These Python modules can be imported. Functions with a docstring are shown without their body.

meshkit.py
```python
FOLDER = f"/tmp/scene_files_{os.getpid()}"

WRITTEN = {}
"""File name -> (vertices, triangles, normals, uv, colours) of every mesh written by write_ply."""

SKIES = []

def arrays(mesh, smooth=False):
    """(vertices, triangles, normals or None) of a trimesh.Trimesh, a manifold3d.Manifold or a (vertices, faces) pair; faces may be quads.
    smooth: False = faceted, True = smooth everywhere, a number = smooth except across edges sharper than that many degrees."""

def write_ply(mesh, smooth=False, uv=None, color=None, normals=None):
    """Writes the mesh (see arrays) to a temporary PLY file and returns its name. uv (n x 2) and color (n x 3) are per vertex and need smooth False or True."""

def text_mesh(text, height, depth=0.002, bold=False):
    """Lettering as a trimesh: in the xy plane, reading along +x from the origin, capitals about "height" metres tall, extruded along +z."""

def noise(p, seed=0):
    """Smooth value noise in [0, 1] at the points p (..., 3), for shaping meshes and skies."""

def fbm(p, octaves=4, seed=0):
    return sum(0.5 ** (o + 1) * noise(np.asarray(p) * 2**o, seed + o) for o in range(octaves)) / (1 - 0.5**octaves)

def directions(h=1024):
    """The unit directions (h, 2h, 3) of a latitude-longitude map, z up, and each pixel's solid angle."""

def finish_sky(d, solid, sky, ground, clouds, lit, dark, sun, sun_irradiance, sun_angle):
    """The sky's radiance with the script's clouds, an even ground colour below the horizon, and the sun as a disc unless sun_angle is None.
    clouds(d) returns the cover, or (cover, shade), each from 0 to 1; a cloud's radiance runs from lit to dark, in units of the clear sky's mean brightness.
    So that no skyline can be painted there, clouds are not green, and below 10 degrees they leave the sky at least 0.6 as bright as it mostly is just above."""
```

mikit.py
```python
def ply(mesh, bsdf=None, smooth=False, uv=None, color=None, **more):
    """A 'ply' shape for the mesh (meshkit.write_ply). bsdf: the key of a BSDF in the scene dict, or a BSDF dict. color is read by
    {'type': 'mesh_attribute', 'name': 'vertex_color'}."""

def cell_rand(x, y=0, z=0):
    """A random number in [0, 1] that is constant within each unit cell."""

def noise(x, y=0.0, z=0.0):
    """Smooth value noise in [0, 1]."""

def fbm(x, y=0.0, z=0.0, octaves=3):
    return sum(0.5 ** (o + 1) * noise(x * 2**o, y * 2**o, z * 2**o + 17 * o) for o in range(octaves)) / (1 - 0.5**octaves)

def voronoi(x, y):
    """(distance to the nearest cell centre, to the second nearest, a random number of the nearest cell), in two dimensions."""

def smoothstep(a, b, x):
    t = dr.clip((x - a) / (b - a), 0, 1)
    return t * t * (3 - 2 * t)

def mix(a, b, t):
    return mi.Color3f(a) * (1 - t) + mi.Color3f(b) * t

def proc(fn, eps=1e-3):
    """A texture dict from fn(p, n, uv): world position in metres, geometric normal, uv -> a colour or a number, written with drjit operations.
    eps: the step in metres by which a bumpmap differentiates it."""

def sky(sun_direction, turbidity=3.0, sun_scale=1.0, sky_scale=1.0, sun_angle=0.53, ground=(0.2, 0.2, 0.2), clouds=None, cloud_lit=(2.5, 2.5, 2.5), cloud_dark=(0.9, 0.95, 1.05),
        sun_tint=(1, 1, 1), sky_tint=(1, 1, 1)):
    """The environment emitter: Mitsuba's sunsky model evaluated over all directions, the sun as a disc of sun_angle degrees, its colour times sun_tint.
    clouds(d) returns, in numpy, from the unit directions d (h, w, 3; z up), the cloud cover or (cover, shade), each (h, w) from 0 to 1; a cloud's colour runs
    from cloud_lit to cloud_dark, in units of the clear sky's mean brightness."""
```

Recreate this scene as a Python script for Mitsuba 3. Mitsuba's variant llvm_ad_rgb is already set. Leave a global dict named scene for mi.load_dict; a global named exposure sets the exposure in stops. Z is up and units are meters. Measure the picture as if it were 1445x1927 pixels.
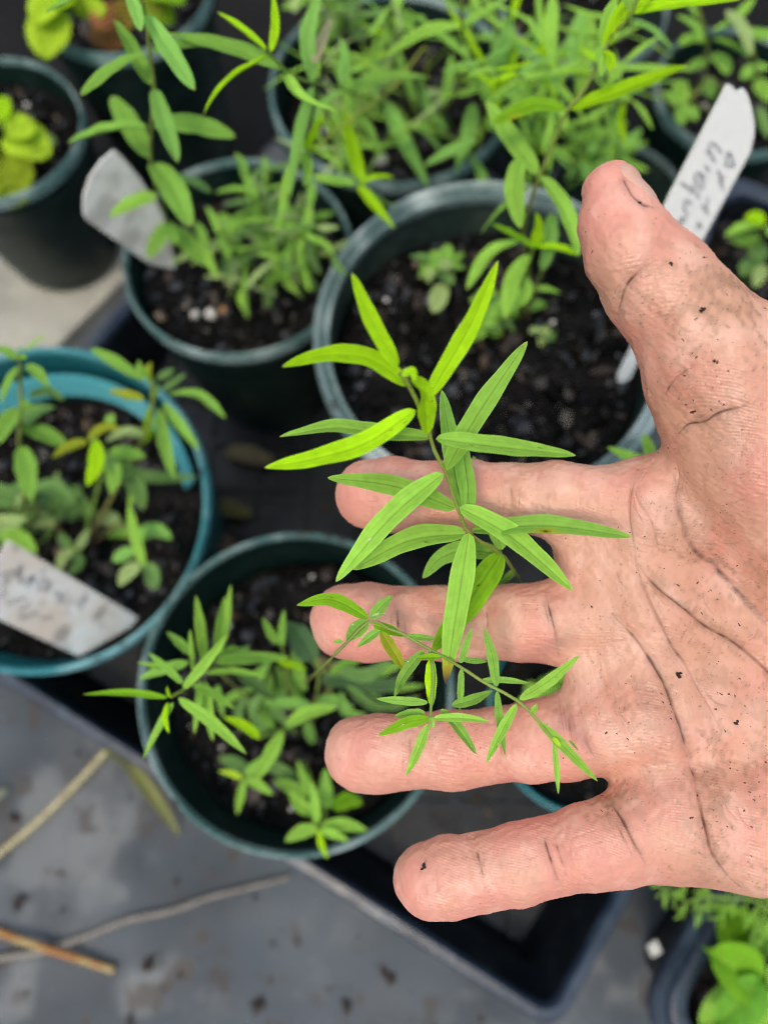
import math, random
import numpy as np, trimesh, shapely
from shapely.geometry import Polygon
import drjit as dr, mitsuba as mi
import mikit, meshkit

T = mi.ScalarTransform4f
scene, labels = {}, {}
RNG = random.Random(7)
NR = np.random.default_rng(11)

# ------------------------------------------------------------------ camera, sky, exposure
H, TILT, VFOV = 0.50, math.radians(17.0), 69.0
EYE = np.array([0.0, 0.0, H])
FWD = np.array([0.0, math.sin(TILT), -math.cos(TILT)])
UPV = np.array([0.0, math.cos(TILT), math.sin(TILT)])
RIGHT = np.array([1.0, 0.0, 0.0])
FPX = 963.5 / math.tan(math.radians(VFOV / 2))      # focal length in units of the sketch (1445 x 1927)
scene['camera'] = {'type': 'thinlens', 'fov': VFOV, 'fov_axis': 'y', 'aperture_radius': 0.0016, 'focus_distance': 0.157,
                   'near_clip': 0.01, 'far_clip': 200.0,
                   'to_world': T().look_at(origin=EYE.tolist(), target=(EYE + FWD).tolist(), up=UPV.tolist())}
scene['sky'] = mikit.sky([-0.25, -0.40, 0.88], turbidity=3, sun_scale=0.30, sun_angle=13,
                         clouds=lambda d: (1.0 + 0 * d[..., 2], 1.0 - np.clip(d[..., 2], 0, 1) ** 1.4),      # overcast, brightest overhead
                         cloud_lit=(3.4, 3.65, 3.95), cloud_dark=(0.40, 0.43, 0.47))
exposure = 2.08


def at(px, py, d):
    return EYE + d * (FWD + (px - 722.5) / FPX * RIGHT + (963.5 - py) / FPX * UPV)


def at_z(px, py, z):
    r = FWD + (px - 722.5) / FPX * RIGHT + (963.5 - py) / FPX * UPV
    return EYE + r * (z - H) / r[2]


def unit(v):
    v = np.asarray(v, float)
    return v / max(np.linalg.norm(v), 1e-12)


# ------------------------------------------------------------------ materials
N, FB, SS, MIX = mikit.noise, mikit.fbm, mikit.smoothstep, mikit.mix


def principled(name, color, rough=0.5, spec=0.5, bump=None, bscale=0.0005, eps=1e-4, **more):
    b = {'type': 'principled', 'base_color': mikit.proc(color) if callable(color) else (color if isinstance(color, dict) else {'type': 'rgb', 'value': list(color)}),
         'roughness': mikit.proc(rough) if callable(rough) else rough, 'specular': spec, **more}
    if bump is not None:
        b = {'type': 'bumpmap', 'arbitrary': mikit.proc(bump, eps=eps), 'scale': bscale, 'bsdf': b}
    scene[name] = {'type': 'twosided', 'bsdf': b}
    return name


VC = {'type': 'mesh_attribute', 'name': 'vertex_color'}


def ground_color(p, n, uv):
    a = FB(p.x * 28, p.y * 28, 3.0, 4)
    b = FB(p.x * 9 + 5, p.y * 9, 1.0, 3)
    c = MIX((0.026, 0.037, 0.051), (0.066, 0.085, 0.108), SS(0.32, 0.68, b))
    c = MIX(c, (0.165, 0.178, 0.192), 0.75 * SS(0.48, 0.76, a))
    d = FB(p.x * 75 + 9, p.y * 75, 7.0, 3)
    c = MIX(c, (0.105, 0.090, 0.078), 0.12 * SS(0.5, 0.8, FB(p.x * 22 + 31, p.y * 22, 4.0, 4)))
    return MIX(c, (0.045, 0.034, 0.028), 0.7 * SS(0.64, 0.78, d))


def ground_bump(p, n, uv):
    return dr.sin(p.x * 2600 + p.y * 1400) * dr.sin(p.y * 2600 - p.x * 1400) * 0.5 + FB(p.x * 300, p.y * 300, 0, 2)


principled('mat_ground', ground_color, lambda p, n, uv: 0.42 + 0.3 * FB(p.x * 40, p.y * 40, 2.0, 2), 0.5, ground_bump, 0.00025)
principled('mat_slab', lambda p, n, uv: MIX((0.27, 0.27, 0.24), (0.50, 0.49, 0.43), FB(p.x * 45, p.y * 45, 2.0, 4)), 0.8, 0.3,
           lambda p, n, uv: FB(p.x * 400, p.y * 400, 0, 3), 0.0006)


principled('mat_dark_sheet', lambda p, n, uv: MIX((0.003, 0.0034, 0.0038), (0.010, 0.010, 0.011), FB(p.x * 60, p.y * 60, 2.0, 4)), 0.8, 0.2, lambda p, n, uv: FB(p.x * 300, p.y * 300, 0, 2), 0.0004)  # near-black colour standing in for shade between the far pots


def plastic(name, dark, pale, rough, wear=0.5, spec=0.5):
    def col(p, n, uv):
        a = FB(p.x * 60, p.y * 60, p.z * 60, 3)
        b = FB(p.x * 380, p.y * 380, p.z * 120, 2)
        return MIX(dark, pale, wear * SS(0.42, 0.75, a) + 0.3 * wear * SS(0.55, 0.8, b))
    return principled(name, col, lambda p, n, uv: rough + 0.25 * FB(p.x * 90, p.y * 90, p.z * 90, 2), spec,
                      lambda p, n, uv: FB(p.x * 220, p.y * 220, p.z * 220, 2), 0.0002)


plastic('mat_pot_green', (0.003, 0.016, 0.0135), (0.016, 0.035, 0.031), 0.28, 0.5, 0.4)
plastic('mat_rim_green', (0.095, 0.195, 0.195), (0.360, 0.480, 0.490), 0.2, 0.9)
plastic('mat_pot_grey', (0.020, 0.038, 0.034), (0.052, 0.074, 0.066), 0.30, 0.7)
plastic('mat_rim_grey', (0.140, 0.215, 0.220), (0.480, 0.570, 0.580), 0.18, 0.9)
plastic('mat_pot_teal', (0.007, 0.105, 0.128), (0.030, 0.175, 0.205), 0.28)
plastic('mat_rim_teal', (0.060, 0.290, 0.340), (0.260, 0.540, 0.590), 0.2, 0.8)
plastic('mat_band', (0.09, 0.40, 0.47), (0.20, 0.56, 0.64), 0.25, 0.6)
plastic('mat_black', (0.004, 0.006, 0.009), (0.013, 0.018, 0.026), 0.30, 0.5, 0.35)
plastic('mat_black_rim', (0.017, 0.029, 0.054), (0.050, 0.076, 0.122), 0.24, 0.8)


def soil_color(p, n, uv):
    a = N(p.x * 260, p.y * 260, p.z * 260)
    b = FB(p.x * 90, p.y * 90, p.z * 90, 3)
    c = MIX((0.0013, 0.0013, 0.0015), (0.0045, 0.0043, 0.0045), SS(0.3, 0.75, b))
    return MIX(c, (0.030, 0.024, 0.021), 0.5 * SS(0.80, 0.92, a))


principled('mat_soil', soil_color, lambda p, n, uv: 0.45 + 0.4 * N(p.x * 300, p.y * 300, p.z * 300), 0.12,
           lambda p, n, uv: FB(p.x * 700, p.y * 700, p.z * 700, 3), 0.0008)
principled('mat_chunk', VC, lambda p, n, uv: 0.24 + 0.3 * N(p.x * 400, p.y * 400, p.z * 400), 0.5, lambda p, n, uv: FB(p.x * 900, p.y * 900, p.z * 900, 2), 0.0004)
principled('mat_bark', lambda p, n, uv: MIX((0.007, 0.0056, 0.005), (0.070, 0.050, 0.040), FB(p.x * 500, p.y * 150, p.z * 500, 3)), 0.55, 0.5,
           lambda p, n, uv: FB(p.x * 900, p.y * 300, p.z * 900, 2), 0.0005)
principled('mat_perlite', lambda p, n, uv: MIX((0.42, 0.42, 0.40), (0.72, 0.72, 0.70), FB(p.x * 900, p.y * 900, p.z * 900, 2)), 0.8, 0.3)
principled('mat_pebble', lambda p, n, uv: MIX((0.22, 0.10, 0.03), (0.42, 0.22, 0.07), FB(p.x * 500, p.y * 500, p.z * 500, 2)), 0.4, 0.5)
principled('mat_tag', lambda p, n, uv: MIX((0.92, 0.95, 0.96), (0.86, 0.90, 0.90), 0.6 * SS(0.5, 0.8, FB(p.x * 160, p.y * 160, p.z * 160, 3))), 0.35, 0.5)
principled('mat_tag_dirty', lambda p, n, uv: MIX(MIX((0.74, 0.78, 0.82), (0.66, 0.59, 0.53), SS(0.35, 0.65, FB(p.x * 38 + 3, p.y * 38, p.z * 38, 3))), (0.13, 0.11, 0.095), 0.6 * SS(0.55, 0.75, FB(p.x * 150, p.y * 150, p.z * 150, 3))), 0.35, 0.5)
principled('mat_tag_grey', lambda p, n, uv: MIX((0.92, 0.92, 0.93), (0.62, 0.61, 0.60), SS(0.4, 0.7, FB(p.x * 90, p.y * 90, p.z * 90, 3))), 0.3, 0.5)
principled('mat_ink', (0.09, 0.10, 0.15), 0.6)
principled('mat_ink_faded', (0.20, 0.20, 0.22), 0.6)
principled('mat_straw', lambda p, n, uv: MIX((0.30, 0.26, 0.13), (0.52, 0.48, 0.30), FB(p.x * 300, p.y * 300, p.z * 300, 2)), 0.6)
principled('mat_twig', lambda p, n, uv: MIX((0.16, 0.15, 0.135), (0.27, 0.25, 0.23), FB(p.x * 200, p.y * 200, p.z * 200, 3)), 0.6)
principled('mat_orange', lambda p, n, uv: MIX((0.34, 0.15, 0.04), (0.40, 0.30, 0.13), SS(0.35, 0.6, FB(p.x * 60, p.y * 60, p.z * 60, 2))), 0.6)
principled('mat_crumb', VC, 0.75, 0.3)
principled('mat_stem', VC, 0.5, 0.4)
scene['mat_leaf'] = {'type': 'principledthin', 'base_color': VC, 'roughness': 0.38, 'diff_trans': 0.45, 'spec_trans': 0.0, 'eta': 1.45, 'sheen': 0.0}


def skin_bump(p, n, uv):
    w = FB(p.x * 55, p.y * 55, p.z * 55, 2) * 11
    ridge = dr.sin(p.y * 10600 + p.x * 2800 + w * 9)
    fine = FB(p.x * 1500, p.y * 1500, p.z * 1500, 2)
    line = SS(0.62, 0.75, N(p.x * 190, p.y * 900, p.z * 190)) + SS(0.64, 0.76, N(p.x * 800 + p.y * 300, p.y * 200, p.z * 150))
    return 0.15 * ridge + 0.55 * fine - 0.10 * line


principled('mat_skin', VC, lambda p, n, uv: 0.33 + 0.14 * FB(p.x * 200, p.y * 200, p.z * 200, 2), 0.5, skin_bump, 0.00017, 6e-5)
principled('mat_nail', lambda p, n, uv: MIX((0.54, 0.31, 0.24), (0.62, 0.38, 0.31), FB(p.x * 300, p.y * 300, p.z * 300, 2)), 0.28, 0.5)
principled('mat_dirt', VC, 0.8, 0.2)


# ------------------------------------------------------------------ keys and labels
used = {}


def numbered(name):
    n = used.get(name, -1) + 1
    used[name] = n
    return name if n == 0 else f'{name}_{n:03d}'


def thing(name, label, cat, group=None):
    k = numbered(name)
    labels[k] = {'label': label, 'category': cat}
    if group:
        labels[k]['group'] = group
    return k


def part(holder, name, shape, label=None, kind=None):
    k = numbered(holder + '__' + name)
    scene[k] = shape
    if label or kind:
        labels[k] = {a: b for a, b in (('label', label), ('kind', kind)) if b}
    return k


# ------------------------------------------------------------------ mesh helpers
def grid_faces(nu, nv, closed=False):
    i, j = np.meshgrid(np.arange(nu - 1), np.arange(nv if closed else nv - 1), indexing='ij')
    a, b = i * nv + j, i * nv + (j + 1) % nv
    c, d = (i + 1) * nv + (j + 1) % nv, (i + 1) * nv + j
    q = np.stack([a, b, c, d], -1).reshape(-1, 4)
    return np.vstack([q[:, [0, 1, 2]], q[:, [0, 2, 3]]])


def spline(pts, n):
    """Catmull-Rom through the points, n samples."""
    p = np.asarray(pts, float)
    if len(p) == 2:
        t = np.linspace(0, 1, n)[:, None]
        return p[0] * (1 - t) + p[1] * t
    q = np.vstack([2 * p[0] - p[1], p, 2 * p[-1] - p[-2]])
    seg = np.linalg.norm(np.diff(p, axis=0), axis=1)
    cum = np.concatenate([[0], np.cumsum(seg)])
    s = np.linspace(0, cum[-1], n)
    k = np.clip(np.searchsorted(cum, s, 'right') - 1, 0, len(p) - 2)
    t = ((s - cum[k]) / np.maximum(seg[k], 1e-9))[:, None]
    a, b, c, d = q[k], q[k + 1], q[k + 2], q[k + 3]
    return 0.5 * (2 * b + (c - a) * t + (2 * a - 5 * b + 4 * c - d) * t ** 2 + (3 * b - a - 3 * c + d) * t ** 3)


def tube(pts, radii, sides=7, cap=True):
    p = np.asarray(pts, float)
    r = np.broadcast_to(np.asarray(radii, float), (len(p),))
    t = np.gradient(p, axis=0)
    t /= np.linalg.norm(t, axis=1, keepdims=True) + 1e-12
    ref = np.where(np.abs(t[:, 2:]) < 0.9, [0, 0, 1.0], [1.0, 0, 0])
    a = np.cross(t, ref); a /= np.linalg.norm(a, axis=1, keepdims=True) + 1e-12
    b = np.cross(t, a)
    ang = np.arange(sides) * 2 * np.pi / sides
    v = p[:, None] + r[:, None, None] * (np.cos(ang)[None, :, None] * a[:, None] + np.sin(ang)[None, :, None] * b[:, None])
    v = v.reshape(-1, 3)
    f = grid_faces(len(p), sides, True)[:, ::-1]
    if cap:
        n0 = len(v)
        v = np.vstack([v, p[:1], p[-1:]])
        j = np.arange(sides)
        e = (len(p) - 1) * sides
        f = np.vstack([f, np.stack([j * 0 + n0, j, (j + 1) % sides], 1)[:, ::-1], np.stack([j * 0 + n0 + 1, e + (j + 1) % sides, e + j], 1)[:, ::-1]])
    return v, f


def lathe(profile, n=72, wobble=0.0, seed=0):
    pr = np.asarray(profile, float)
    ang = np.arange(n) * 2 * np.pi / n
    k = 1 + wobble * (np.cos(2 * ang + seed) + 0.5 * np.cos(3 * ang + 2 * seed))
    v = np.stack([pr[:, None, 0] * np.cos(ang) * k, pr[:, None, 0] * np.sin(ang) * k, pr[:, None, 1] + 0 * ang], -1).reshape(-1, 3)
    return v, grid_faces(len(pr), n, True)


def join(ms):
    vs, fs, o = [], [], 0
    for v, f in ms:
        vs.append(v); fs.append(np.asarray(f) + o); o += len(v)
    return np.vstack(vs), np.vstack(fs)


ICO = trimesh.creation.icosphere(subdivisions=0)
ICO1 = trimesh.creation.icosphere(subdivisions=1)


def rotm():
    q = NR.normal(size=4); q /= np.linalg.norm(q)
    w, x, y, z = q
    return np.array([[1 - 2 * (y * y + z * z), 2 * (x * y - z * w), 2 * (x * z + y * w)], [2 * (x * y + z * w), 1 - 2 * (x * x + z * z), 2 * (y * z - x * w)], [2 * (x * z - y * w), 2 * (y * z + x * w), 1 - 2 * (x * x + y * y)]])


def lump(c, size, flat=1.0, base=ICO, jit=0.28):
    v = np.array(base.vertices) * (1 + jit * NR.normal(size=(len(base.vertices), 1))) * np.array([1, 0.75, flat * 0.7]) * size
    return v @ rotm().T + c, np.array(base.faces)


def chip(c, l, w, t):
    """A splintered flat piece of bark: an irregular prism."""
    n = 7
    ang = np.sort(NR.uniform(0, 2 * np.pi, n)) * 0.4 + np.arange(n) * 2 * np.pi / n * 0.6
    r = NR.uniform(0.75, 1.1, n)
    xy = np.stack([np.cos(ang) * l * r, np.sin(ang) * w * r], 1)
    top = np.column_stack([xy * 0.85, np.full(n, t) + NR.normal(size=n) * t * 0.2])
    bot = np.column_stack([xy, np.zeros(n)])
    v = np.vstack([bot, top, [[0, 0, t * 1.15]]])
    j = np.arange(n); k = (j + 1) % n
    f = np.vstack([np.stack([j, k, k + n], 1), np.stack([j, k + n, j + n], 1), np.stack([j + n, k + n, j * 0 + 2 * n], 1)])
    a = NR.uniform(0, 6.28); tl = NR.normal(size=2) * 0.35
    R = np.array(trimesh.transformations.euler_matrix(tl[0], tl[1], a))[:3, :3]
    return v @ R.T + c, f


# ------------------------------------------------------------------ ground and setting
def structure(name, shape):
    scene[name] = shape
    labels[name] = {'kind': 'structure'}


gv = np.array([[-40, -40, 0], [40, -40, 0], [40, 40, 0], [-40, 40, 0.0]])
structure('ground', mikit.ply((gv, np.array([[0, 1, 2], [0, 2, 3]])), 'mat_ground', uv=gv[:, :2]))
sl = [at_z(-900, 420, 0.004), at_z(-300, 1080, 0.004), at_z(262, 515, 0.004), at_z(205, 395, 0.004)]
sp = Polygon([(p[0], p[1]) for p in sl])
sm = trimesh.creation.extrude_polygon(sp, 0.012)
structure('pavement', mikit.ply(sm, 'mat_slab'))
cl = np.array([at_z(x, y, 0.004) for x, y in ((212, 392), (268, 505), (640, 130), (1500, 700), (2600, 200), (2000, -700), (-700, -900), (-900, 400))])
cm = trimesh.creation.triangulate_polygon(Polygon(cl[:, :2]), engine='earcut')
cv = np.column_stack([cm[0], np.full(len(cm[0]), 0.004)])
structure('added_dark_sheet', mikit.ply((cv, cm[1]), 'mat_dark_sheet', uv=cv[:, :2]))  # sheet added to blacken the shaded gaps between the far pots


# ------------------------------------------------------------------ trays and square pots
def inset(poly, o):
    n = len(poly); out = []
    for i in range(n):
        a, b, c = poly[i - 1], poly[i], poly[(i + 1) % n]
        d1, d2 = unit(b - a), unit(c - b)
        n1, n2 = np.array([-d1[1], d1[0]]), np.array([-d2[1], d2[0]])
        A = np.array([n1, n2])
        out.append(b + np.linalg.solve(A, np.array([o, o])))
    return np.array(out)


def rounded(poly, r, k=7):
    n = len(poly); out = []
    for i in range(n):
        a, b, c = poly[i - 1], poly[i], poly[(i + 1) % n]
        u, w = unit(a - b), unit(c - b)
        th = math.acos(np.clip(u @ w, -1, 1)); t = r / math.tan(th / 2)
        ctr = b + unit(u + w) * r / math.sin(th / 2)
        s, e = b + u * t - ctr, b + w * t - ctr
        a0 = math.atan2(s[1], s[0]); da = (math.atan2(e[1], e[0]) - a0 + np.pi) % (2 * np.pi) - np.pi
        for q in np.linspace(0, 1, k):
            out.append(ctr + r * np.array([math.cos(a0 + da * q), math.sin(a0 + da * q)]))
    return np.array(out)


def loft(poly, prof, r0, warp=0.0):
    """poly counter-clockwise corners (xy); prof: (inset, z) levels."""
    rings = []
    for o, z in prof:
        q = rounded(inset(poly, o), max(r0 - o * 0.6, 0.003))
        rings.append(np.column_stack([q, np.full(len(q), z)]))
    n = len(rings[0])
    v = np.vstack(rings)
    if warp:
        v[:, 2] += warp * (meshkit.noise(v * 14) - 0.5) * (v[:, 2] > 0.02)
    return v, grid_faces(len(rings), n, True)


def ccw(pts):
    p = np.array(pts)[:, :2]
    return p if Polygon(p).exterior.is_ccw else p[::-1]


TZ = 0.060
tray_poly = ccw([at_z(-250, 1122, TZ), at_z(1046, 1946, TZ), at_z(1452, 1200, TZ), at_z(462, 306, TZ)])
tray = thing('seedling_tray', 'long black plastic nursery tray holding the round pots', 'tray')
rim_prof = [(0.001, TZ - 0.006), (0.0, TZ - 0.0015), (0.0012, TZ), (0.0058, TZ + 0.0005), (0.0074, TZ - 0.0010), (0.0082, TZ - 0.004)]
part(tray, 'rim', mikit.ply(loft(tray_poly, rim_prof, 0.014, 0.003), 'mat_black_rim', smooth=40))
wall_prof = [(0.0080, TZ - 0.0035), (0.016, 0.035), (0.018, 0.012), (0.022, 0.0065)]
wv, wf = loft(tray_poly, wall_prof, 0.014)
ov, of = loft(tray_poly, [(0.012, 0.0035), (0.005, 0.05), (0.001, TZ - 0.006)], 0.014)
part(tray, 'wall', mikit.ply(join([(wv, wf), (ov, of)]), 'mat_black', smooth=40))
ip = Polygon(rounded(inset(tray_poly, 0.0222), 0.006))
fm = trimesh.creation.extrude_polygon(ip, 0.003); fm.apply_translation([0, 0, 0.0035])
part(tray, 'floor', mikit.ply(fm, 'mat_black'))
e1 = unit(tray_poly[1] - tray_poly[0]); c0 = tray_poly.mean(0)
ribs = []
for ang in (0.5, 0.5 + math.pi / 2):
    dv = np.array([math.cos(ang) * e1[0] - math.sin(ang) * e1[1], math.sin(ang) * e1[0] + math.cos(ang) * e1[1]])
    nv_ = np.array([-dv[1], dv[0]])
    for k in range(-9, 10):
        line = shapely.LineString([c0 + nv_ * k * 0.034 - dv * 0.6, c0 + nv_ * k * 0.034 + dv * 0.6]).intersection(ip)
        if line.is_empty or line.length < 0.02:
            continue
        m = trimesh.creation.extrude_polygon(line.buffer(0.0022, cap_style=2), 0.0030 + 0.0005 * (ang > 1))
        m.apply_translation([0, 0, 0.0066])
        ribs.append((np.array(m.vertices), np.array(m.faces)))
for rb in ribs:
    part(tray, 'floor_rib', mikit.ply(rb, 'mat_black'))


# ------------------------------------------------------------------ soil
def chunks(k, spot, n):
    ms, cs = [], []
    for _ in range(n):
        s = 0.0010 + 0.0050 * NR.random() ** 2.2
        m = lump(spot() + [0, 0, s * 0.25], s, NR.uniform(0.5, 1.0), ICO, 0.22)
        r = NR.random()
        c = (0.0026, 0.0026, 0.0028) if r < 0.55 else (0.0085, 0.0080, 0.0082) if r < 0.78 else (0.024, 0.028, 0.038) if r < 0.93 else (0.030, 0.023, 0.019) if r < 0.975 else (0.12, 0.085, 0.06)
        ms.append(m); cs.append(np.repeat([np.array(c) * NR.uniform(0.45, 1.15)], len(m[0]), 0))
    part(k, 'chunks', mikit.ply(join(ms), 'mat_chunk', color=np.vstack(cs)), None, 'stuff')


def soil(name_label, center, radius, level_fn, seed, n_crumb, chips=10, perlite=4, inside=None, pebble=0):
    """A heaped disc of potting mix with loose crumbs (stuff); chips and perlite are its parts."""
    k = numbered('potting_soil')
    labels[k] = {'label': name_label, 'category': 'soil', 'kind': 'stuff'}
    nr, na = 26, 72
    rr = np.linspace(0, 1, nr)[:, None] * radius
    aa = np.arange(na) * 2 * np.pi / na
    x, y = rr * np.cos(aa), rr * np.sin(aa)

    def hgt(x, y):
        p = np.stack([x * 55 + seed * 3.1, y * 55, 0 * x + seed], -1)
        return 0.011 * (meshkit.fbm(p, 4, seed) - 0.5) + level_fn(x, y)
    v = np.stack([x, y, hgt(x, y)], -1).reshape(-1, 3)
    ms = [(v, grid_faces(nr, na, True))]

    def spot():
        while True:
            q = NR.uniform(-radius, radius, 2)
            if q @ q < (radius * 0.95) ** 2:
                return np.array([q[0], q[1], float(hgt(np.array(q[0]), np.array(q[1])))])
    for _ in range(n_crumb):
        s = 0.0006 + 0.0026 * NR.random() ** 2.2
        ms.append(lump(spot() + [0, 0, s * 0.3], s, 0.8))
    v, f = join(ms)
    scene[k] = mikit.ply((v + center, f), 'mat_soil', smooth=False)
    chunks(k, lambda: spot() + center, int(n_crumb * 0.9))
    for _ in range(chips):
        l = NR.uniform(0.003, 0.0085)
        part(k, 'bark_chip', mikit.ply(chip(spot() + center + [0, 0, 0.0006], l, l * NR.uniform(0.3, 0.55), 0.0016), 'mat_bark'))
    for _ in range(perlite):
        s = NR.uniform(0.0009, 0.0022)
        part(k, 'perlite', mikit.ply(lump(spot() + center + [0, 0, s * 0.6], s, 1.0, ICO1, 0.12), 'mat_perlite', smooth=True))
    return k


# ------------------------------------------------------------------ round pots
POTS = {}


def pot(tag, px, py, wpx, dia, label, soil_label, mat='green', base_z=0.0068, tilt=(0, 0), drop=0.02, double=False, heap=0.0, crumbs=260, chips=10, perlite=4, seed=1):
    d = FPX * dia / wpx
    c = at(px, py, d)
    R, h = dia / 2, c[2] - base_z
    k = thing('plant_pot', label, 'plant pot', 'round nursery pots')
    wall = [(0.0, -h + 0.004), (0.70 * R, -h + 0.004), (0.735 * R, -h + 0.012), (0.925 * R, -0.026), (0.942 * R, -0.012), (0.954 * R, -0.0045)] if not double else [(0.0, -h + 0.004), (0.70 * R, -h + 0.004), (0.735 * R, -h + 0.012), (0.925 * R, -0.026), (0.935 * R, -0.012)]
    outer = [(0.995 * R, -0.0084), (0.990 * R, -0.016), (0.968 * R, -0.018), (0.965 * R, -0.021), (0.945 * R, -0.025), (0.75 * R, -h + 0.006), (0.735 * R, -h), (0.0, -h)]
    if double:
        rim = [(0.935 * R, -0.012), (0.915 * R, -0.010), (0.905 * R, -0.0045), (0.915 * R, -0.0035), (0.935 * R, -0.0042), (0.943 * R, -0.0065), (0.952 * R, -0.0030), (0.965 * R, -0.0004), (0.985 * R, 0), (0.998 * R, -0.003), (1.0 * R, -0.008), (0.985 * R, -0.015), (0.965 * R, -0.016)]
    else:
        rim = [(0.954 * R, -0.0046), (0.957 * R, -0.0022), (0.964 * R, -0.0006), (0.974 * R, 0.0002), (0.986 * R, -0.0006), (0.997 * R, -0.003), (1.0 * R, -0.0065), (0.996 * R, -0.0085)]
    M = np.array(trimesh.transformations.euler_matrix(math.radians(tilt[0]), math.radians(tilt[1]), 0))[:3, :3]

    def put(m):
        return m[0] @ M.T + c, m[1]
    part(k, 'wall', mikit.ply(put(join([lathe(wall, 80, 0.004, seed), lathe(outer, 80, 0.004, seed)])), 'mat_pot_' + mat, smooth=35))
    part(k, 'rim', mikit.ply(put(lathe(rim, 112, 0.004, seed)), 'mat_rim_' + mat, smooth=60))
    rs = R * (0.935 - 0.2 * drop / h) * 0.985
    zx = M[2, 0] / M[2, 2], M[2, 1] / M[2, 2]
    s = soil(soil_label, c - np.array([0, 0, drop]), rs, lambda x, y: heap * (1 - (x * x + y * y) / rs ** 2), seed, crumbs, chips, perlite)
    POTS[tag] = dict(key=k, c=c, R=R, d=d, drop=drop, soil=s, M=M)
    return k


pot('p10', 555, 1292, 604, 0.1435, 'dark green round pot under the fingertips, half over the tray edge', 'dark wet potting soil sunk low under the fingertips', tilt=(2.5, -1), drop=0.034, crumbs=520, chips=16, seed=2)
pot('p9', 930, 622, 690, 0.165, 'largest grey green pot with a double lip, behind the lime shoot', 'black barky potting soil in the double lipped pot', mat='grey', drop=0.030, double=True, crumbs=650, chips=30, perlite=7, seed=3)
pot('p3', 448, 474, 440, 0.130, 'dark green pot of bushy seedlings with a grey label leaning out', 'dark potting soil with white perlite under the bushy seedlings', drop=0.020, crumbs=380, chips=10, perlite=3, seed=4)
pot('p4', 738, 155, 466, 0.152, 'dark green pot behind a tangle of narrow leaves, top centre', 'dark potting soil below the tangle of narrow leaves', drop=0.026, crumbs=300, chips=10, perlite=6, seed=5)
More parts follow.
